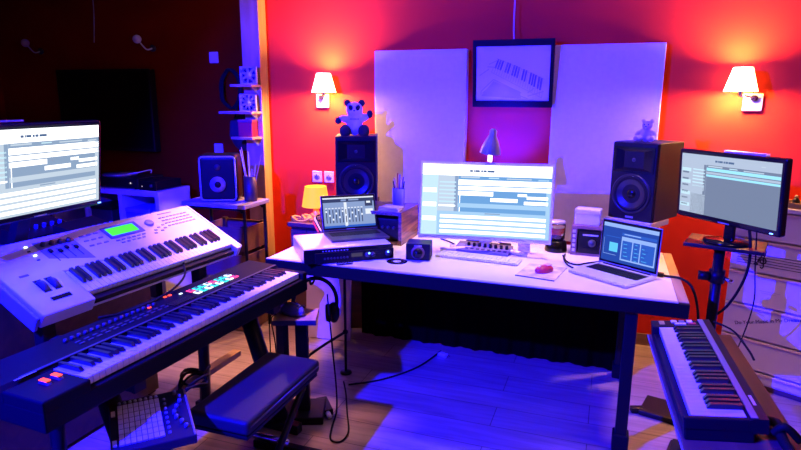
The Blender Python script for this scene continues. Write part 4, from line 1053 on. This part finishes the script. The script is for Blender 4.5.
# ------------------------------------------------------------------ dresser
dr = thing('chest_of_drawers', 'pale chest of drawers with music staff and lettering at the right', 'dresser', (.68, 3.64, 0), rz=-27.1)
DW, DD, DH = 1.0, .29, 1.045
MB().box(0, DW, .022, DD, .03, DH-.025, bev=.003).build('carcass', DRS, dr)
MB().box(-.012, DW+.012, -.01, DD, DH-.025, DH, bev=.004).build('top_board', DRS, dr)
b = MB(); b.box(.0, DW, .03, DD-.02, 0, .03); b.build('plinth', BROWN, dr)
lv = [.04, .108, .291, .481, .670, .855, DH-.027]
drawers = []
for i in range(len(lv)-1):
    z0, z1 = lv[i]+.006, lv[i+1]-.006
    d = MB().box(.008, DW-.008, .0, .022, z0, z1, bev=.003).build('drawer', DRS, dr)
    MB().box(.008, DW-.008, -.006, .0, z1-.012, z1, bev=.002).build('lip', mat('lip_wood', (.66, .48, .46), .5), d)
    drawers.append(d)
b = MB()
for k in range(5): b.box(.04, .93, -.0012, .0004, .716+.0145*k, .719+.0145*k)
b.build('music_staff', DECAL, drawers[4])
# clef, built from a swept spiral
b = MB(); pts = []
for i in range(20):
    a = i/19*R(560); r = .006+.016*i/19
    pts.append((.165+r*math.cos(a), -.002, .742+r*math.sin(a)))
pts += [(.165, -.002, .79), (.172, -.002, .805), (.176, -.002, .79), (.168, -.002, .755), (.172, -.002, .715), (.165, -.002, .702), (.157, -.002, .71)]
b.tube(pts, .0035, seg=6, sub=3); b.ball((.135, -.002, .722), (.012, .002, .009), seg=10); b.build('clef', DECAL, drawers[4])
ang = math.atan2(.14, .285)
words = 'Do Your Music in My Dreams'
M = Matrix.Translation((.072, -.001, .352)) @ Matrix.Rotation(-ang*.72, 4, 'Y') @ Matrix.Rotation(R(90), 4, 'X')
text_mesh('lettering', words, .0275, DECAL, drawers[2], M)
b = MB(); b.box(.17, .27, -.0012, .0004, .575, .579); b.box(.18, .25, -.0012, .0004, .565, .568); b.build('small_print', INKL, drawers[3])
ba = thing('wicker_tray', 'light wooden tray of odds and ends on the chest of drawers', 'tray', (.98, 3.56, DH+.0005), rz=-27.1)
b = MB(); b.box(-.13, .16, -.06, .06, 0, .006); b.box(-.13, .16, -.06, -.052, .006, .03); b.box(-.13, .16, .052, .06, .006, .03); b.box(-.13, -.122, -.052, .052, .006, .03); b.box(.152, .16, -.052, .052, .006, .03)
b.build('tray', GOLDW, ba)
for k in range(4):
    t = thing('trinket', ['round brown trinket at the left of the wooden tray', 'dark trinket second from left on the wooden tray', 'pale trinket in the middle of the wooden tray', 'dark trinket at the right of the wooden tray'][k], 'trinket', (.885+.058*k, 3.605-.03*k, DH+.007), group='trinkets on the wooden tray')
    MB().lathe([(.016, 0), (.02, .01), (.018, .03), (.008, .04+.006*(k % 2))], seg=14).build('bowl', [GOLDW, BLK, PAPER, DWOOD][k], t)
    MB().ball((0, 0, .045+.005*(k % 2)), .010, seg=10).build('stopper', [BLK, GOLDW, BROWN, PAPER][k], t)

# ------------------------------------------------------------------ lights
def lookat(o, tgt):
    o.rotation_euler = (Vector(tgt)-o.location).to_track_quat('-Z', 'Y').to_euler()
l = bpy.data.lights.new('blue_spotlight', 'SPOT'); l.energy = 4600; l.color = (.003, .0025, 1); l.shadow_soft_size = .03
l.spot_size = R(105); l.spot_blend = .4
o = bpy.data.objects.new('blue_spotlight', l); COL.objects.link(o); o.location = (-1.93, .1, 2.32); lookat(o, (-.9, 2.2, .6))
for (x, y, tx, ty, e, c, sz) in ((-1.85, 2.6, -1.80, 2.7, 420, (1, .42, .34), 46), (1.05, 2.5, .95, 2.8, 130, (1, .5, .42), 62),
    (-.80, 3.08, -.80, 3.04, 115, (1, .66, .52), 44), (.0, 3.05, .0, 3.02, 120, (1, .6, .5), 44)):
    l = bpy.data.lights.new('added_warm_spot', 'SPOT'); l.energy = e; l.color = c; l.shadow_soft_size = .15  # added warm spots brighten desk, left floor and dresser; no fixtures behind them
    l.spot_size = R(sz); l.spot_blend = .8
    o = bpy.data.objects.new('added_warm_spot', l); COL.objects.link(o); o.location = (x, y, 2.58); lookat(o, (tx, ty, 0))
l = bpy.data.lights.new('blue_wall_fill', 'SPOT'); l.energy = 700; l.color = (.003, .0025, 1); l.shadow_soft_size = .05; l.spot_size = R(62); l.spot_blend = .7  # added blue fill tinting the wall between the panels, not a room lamp
o = bpy.data.objects.new('blue_wall_fill', l); COL.objects.link(o); o.location = (-.66, 3.50, 1.15); lookat(o, (-.655, 4.0, 1.42))
l = bpy.data.lights.new('warm_overhead_fill', 'AREA'); l.energy = 7; l.color = (1, .45, .28); l.size = .5; l.shape = 'DISK'  # added dim warm fill from overhead, without a lamp fixture
o = bpy.data.objects.new('warm_overhead_fill', l); COL.objects.link(o); o.location = (.9, 1.6, 2.55)
w = bpy.data.worlds.new('world'); sc.world = w; w.use_nodes = True
w.node_tree.nodes['Background'].inputs['Color'].default_value = (.02, .012, .03, 1); w.node_tree.nodes['Background'].inputs['Strength'].default_value = .3

sc.view_settings.view_transform = 'Standard'; sc.view_settings.look = 'None'; sc.view_settings.gamma = 1
sc.view_settings.use_curve_mapping = False; sc.view_settings.exposure = 0
sc.cycles.use_denoising = True
sc.cycles.max_bounces = 8; sc.cycles.sample_clamp_indirect = 4
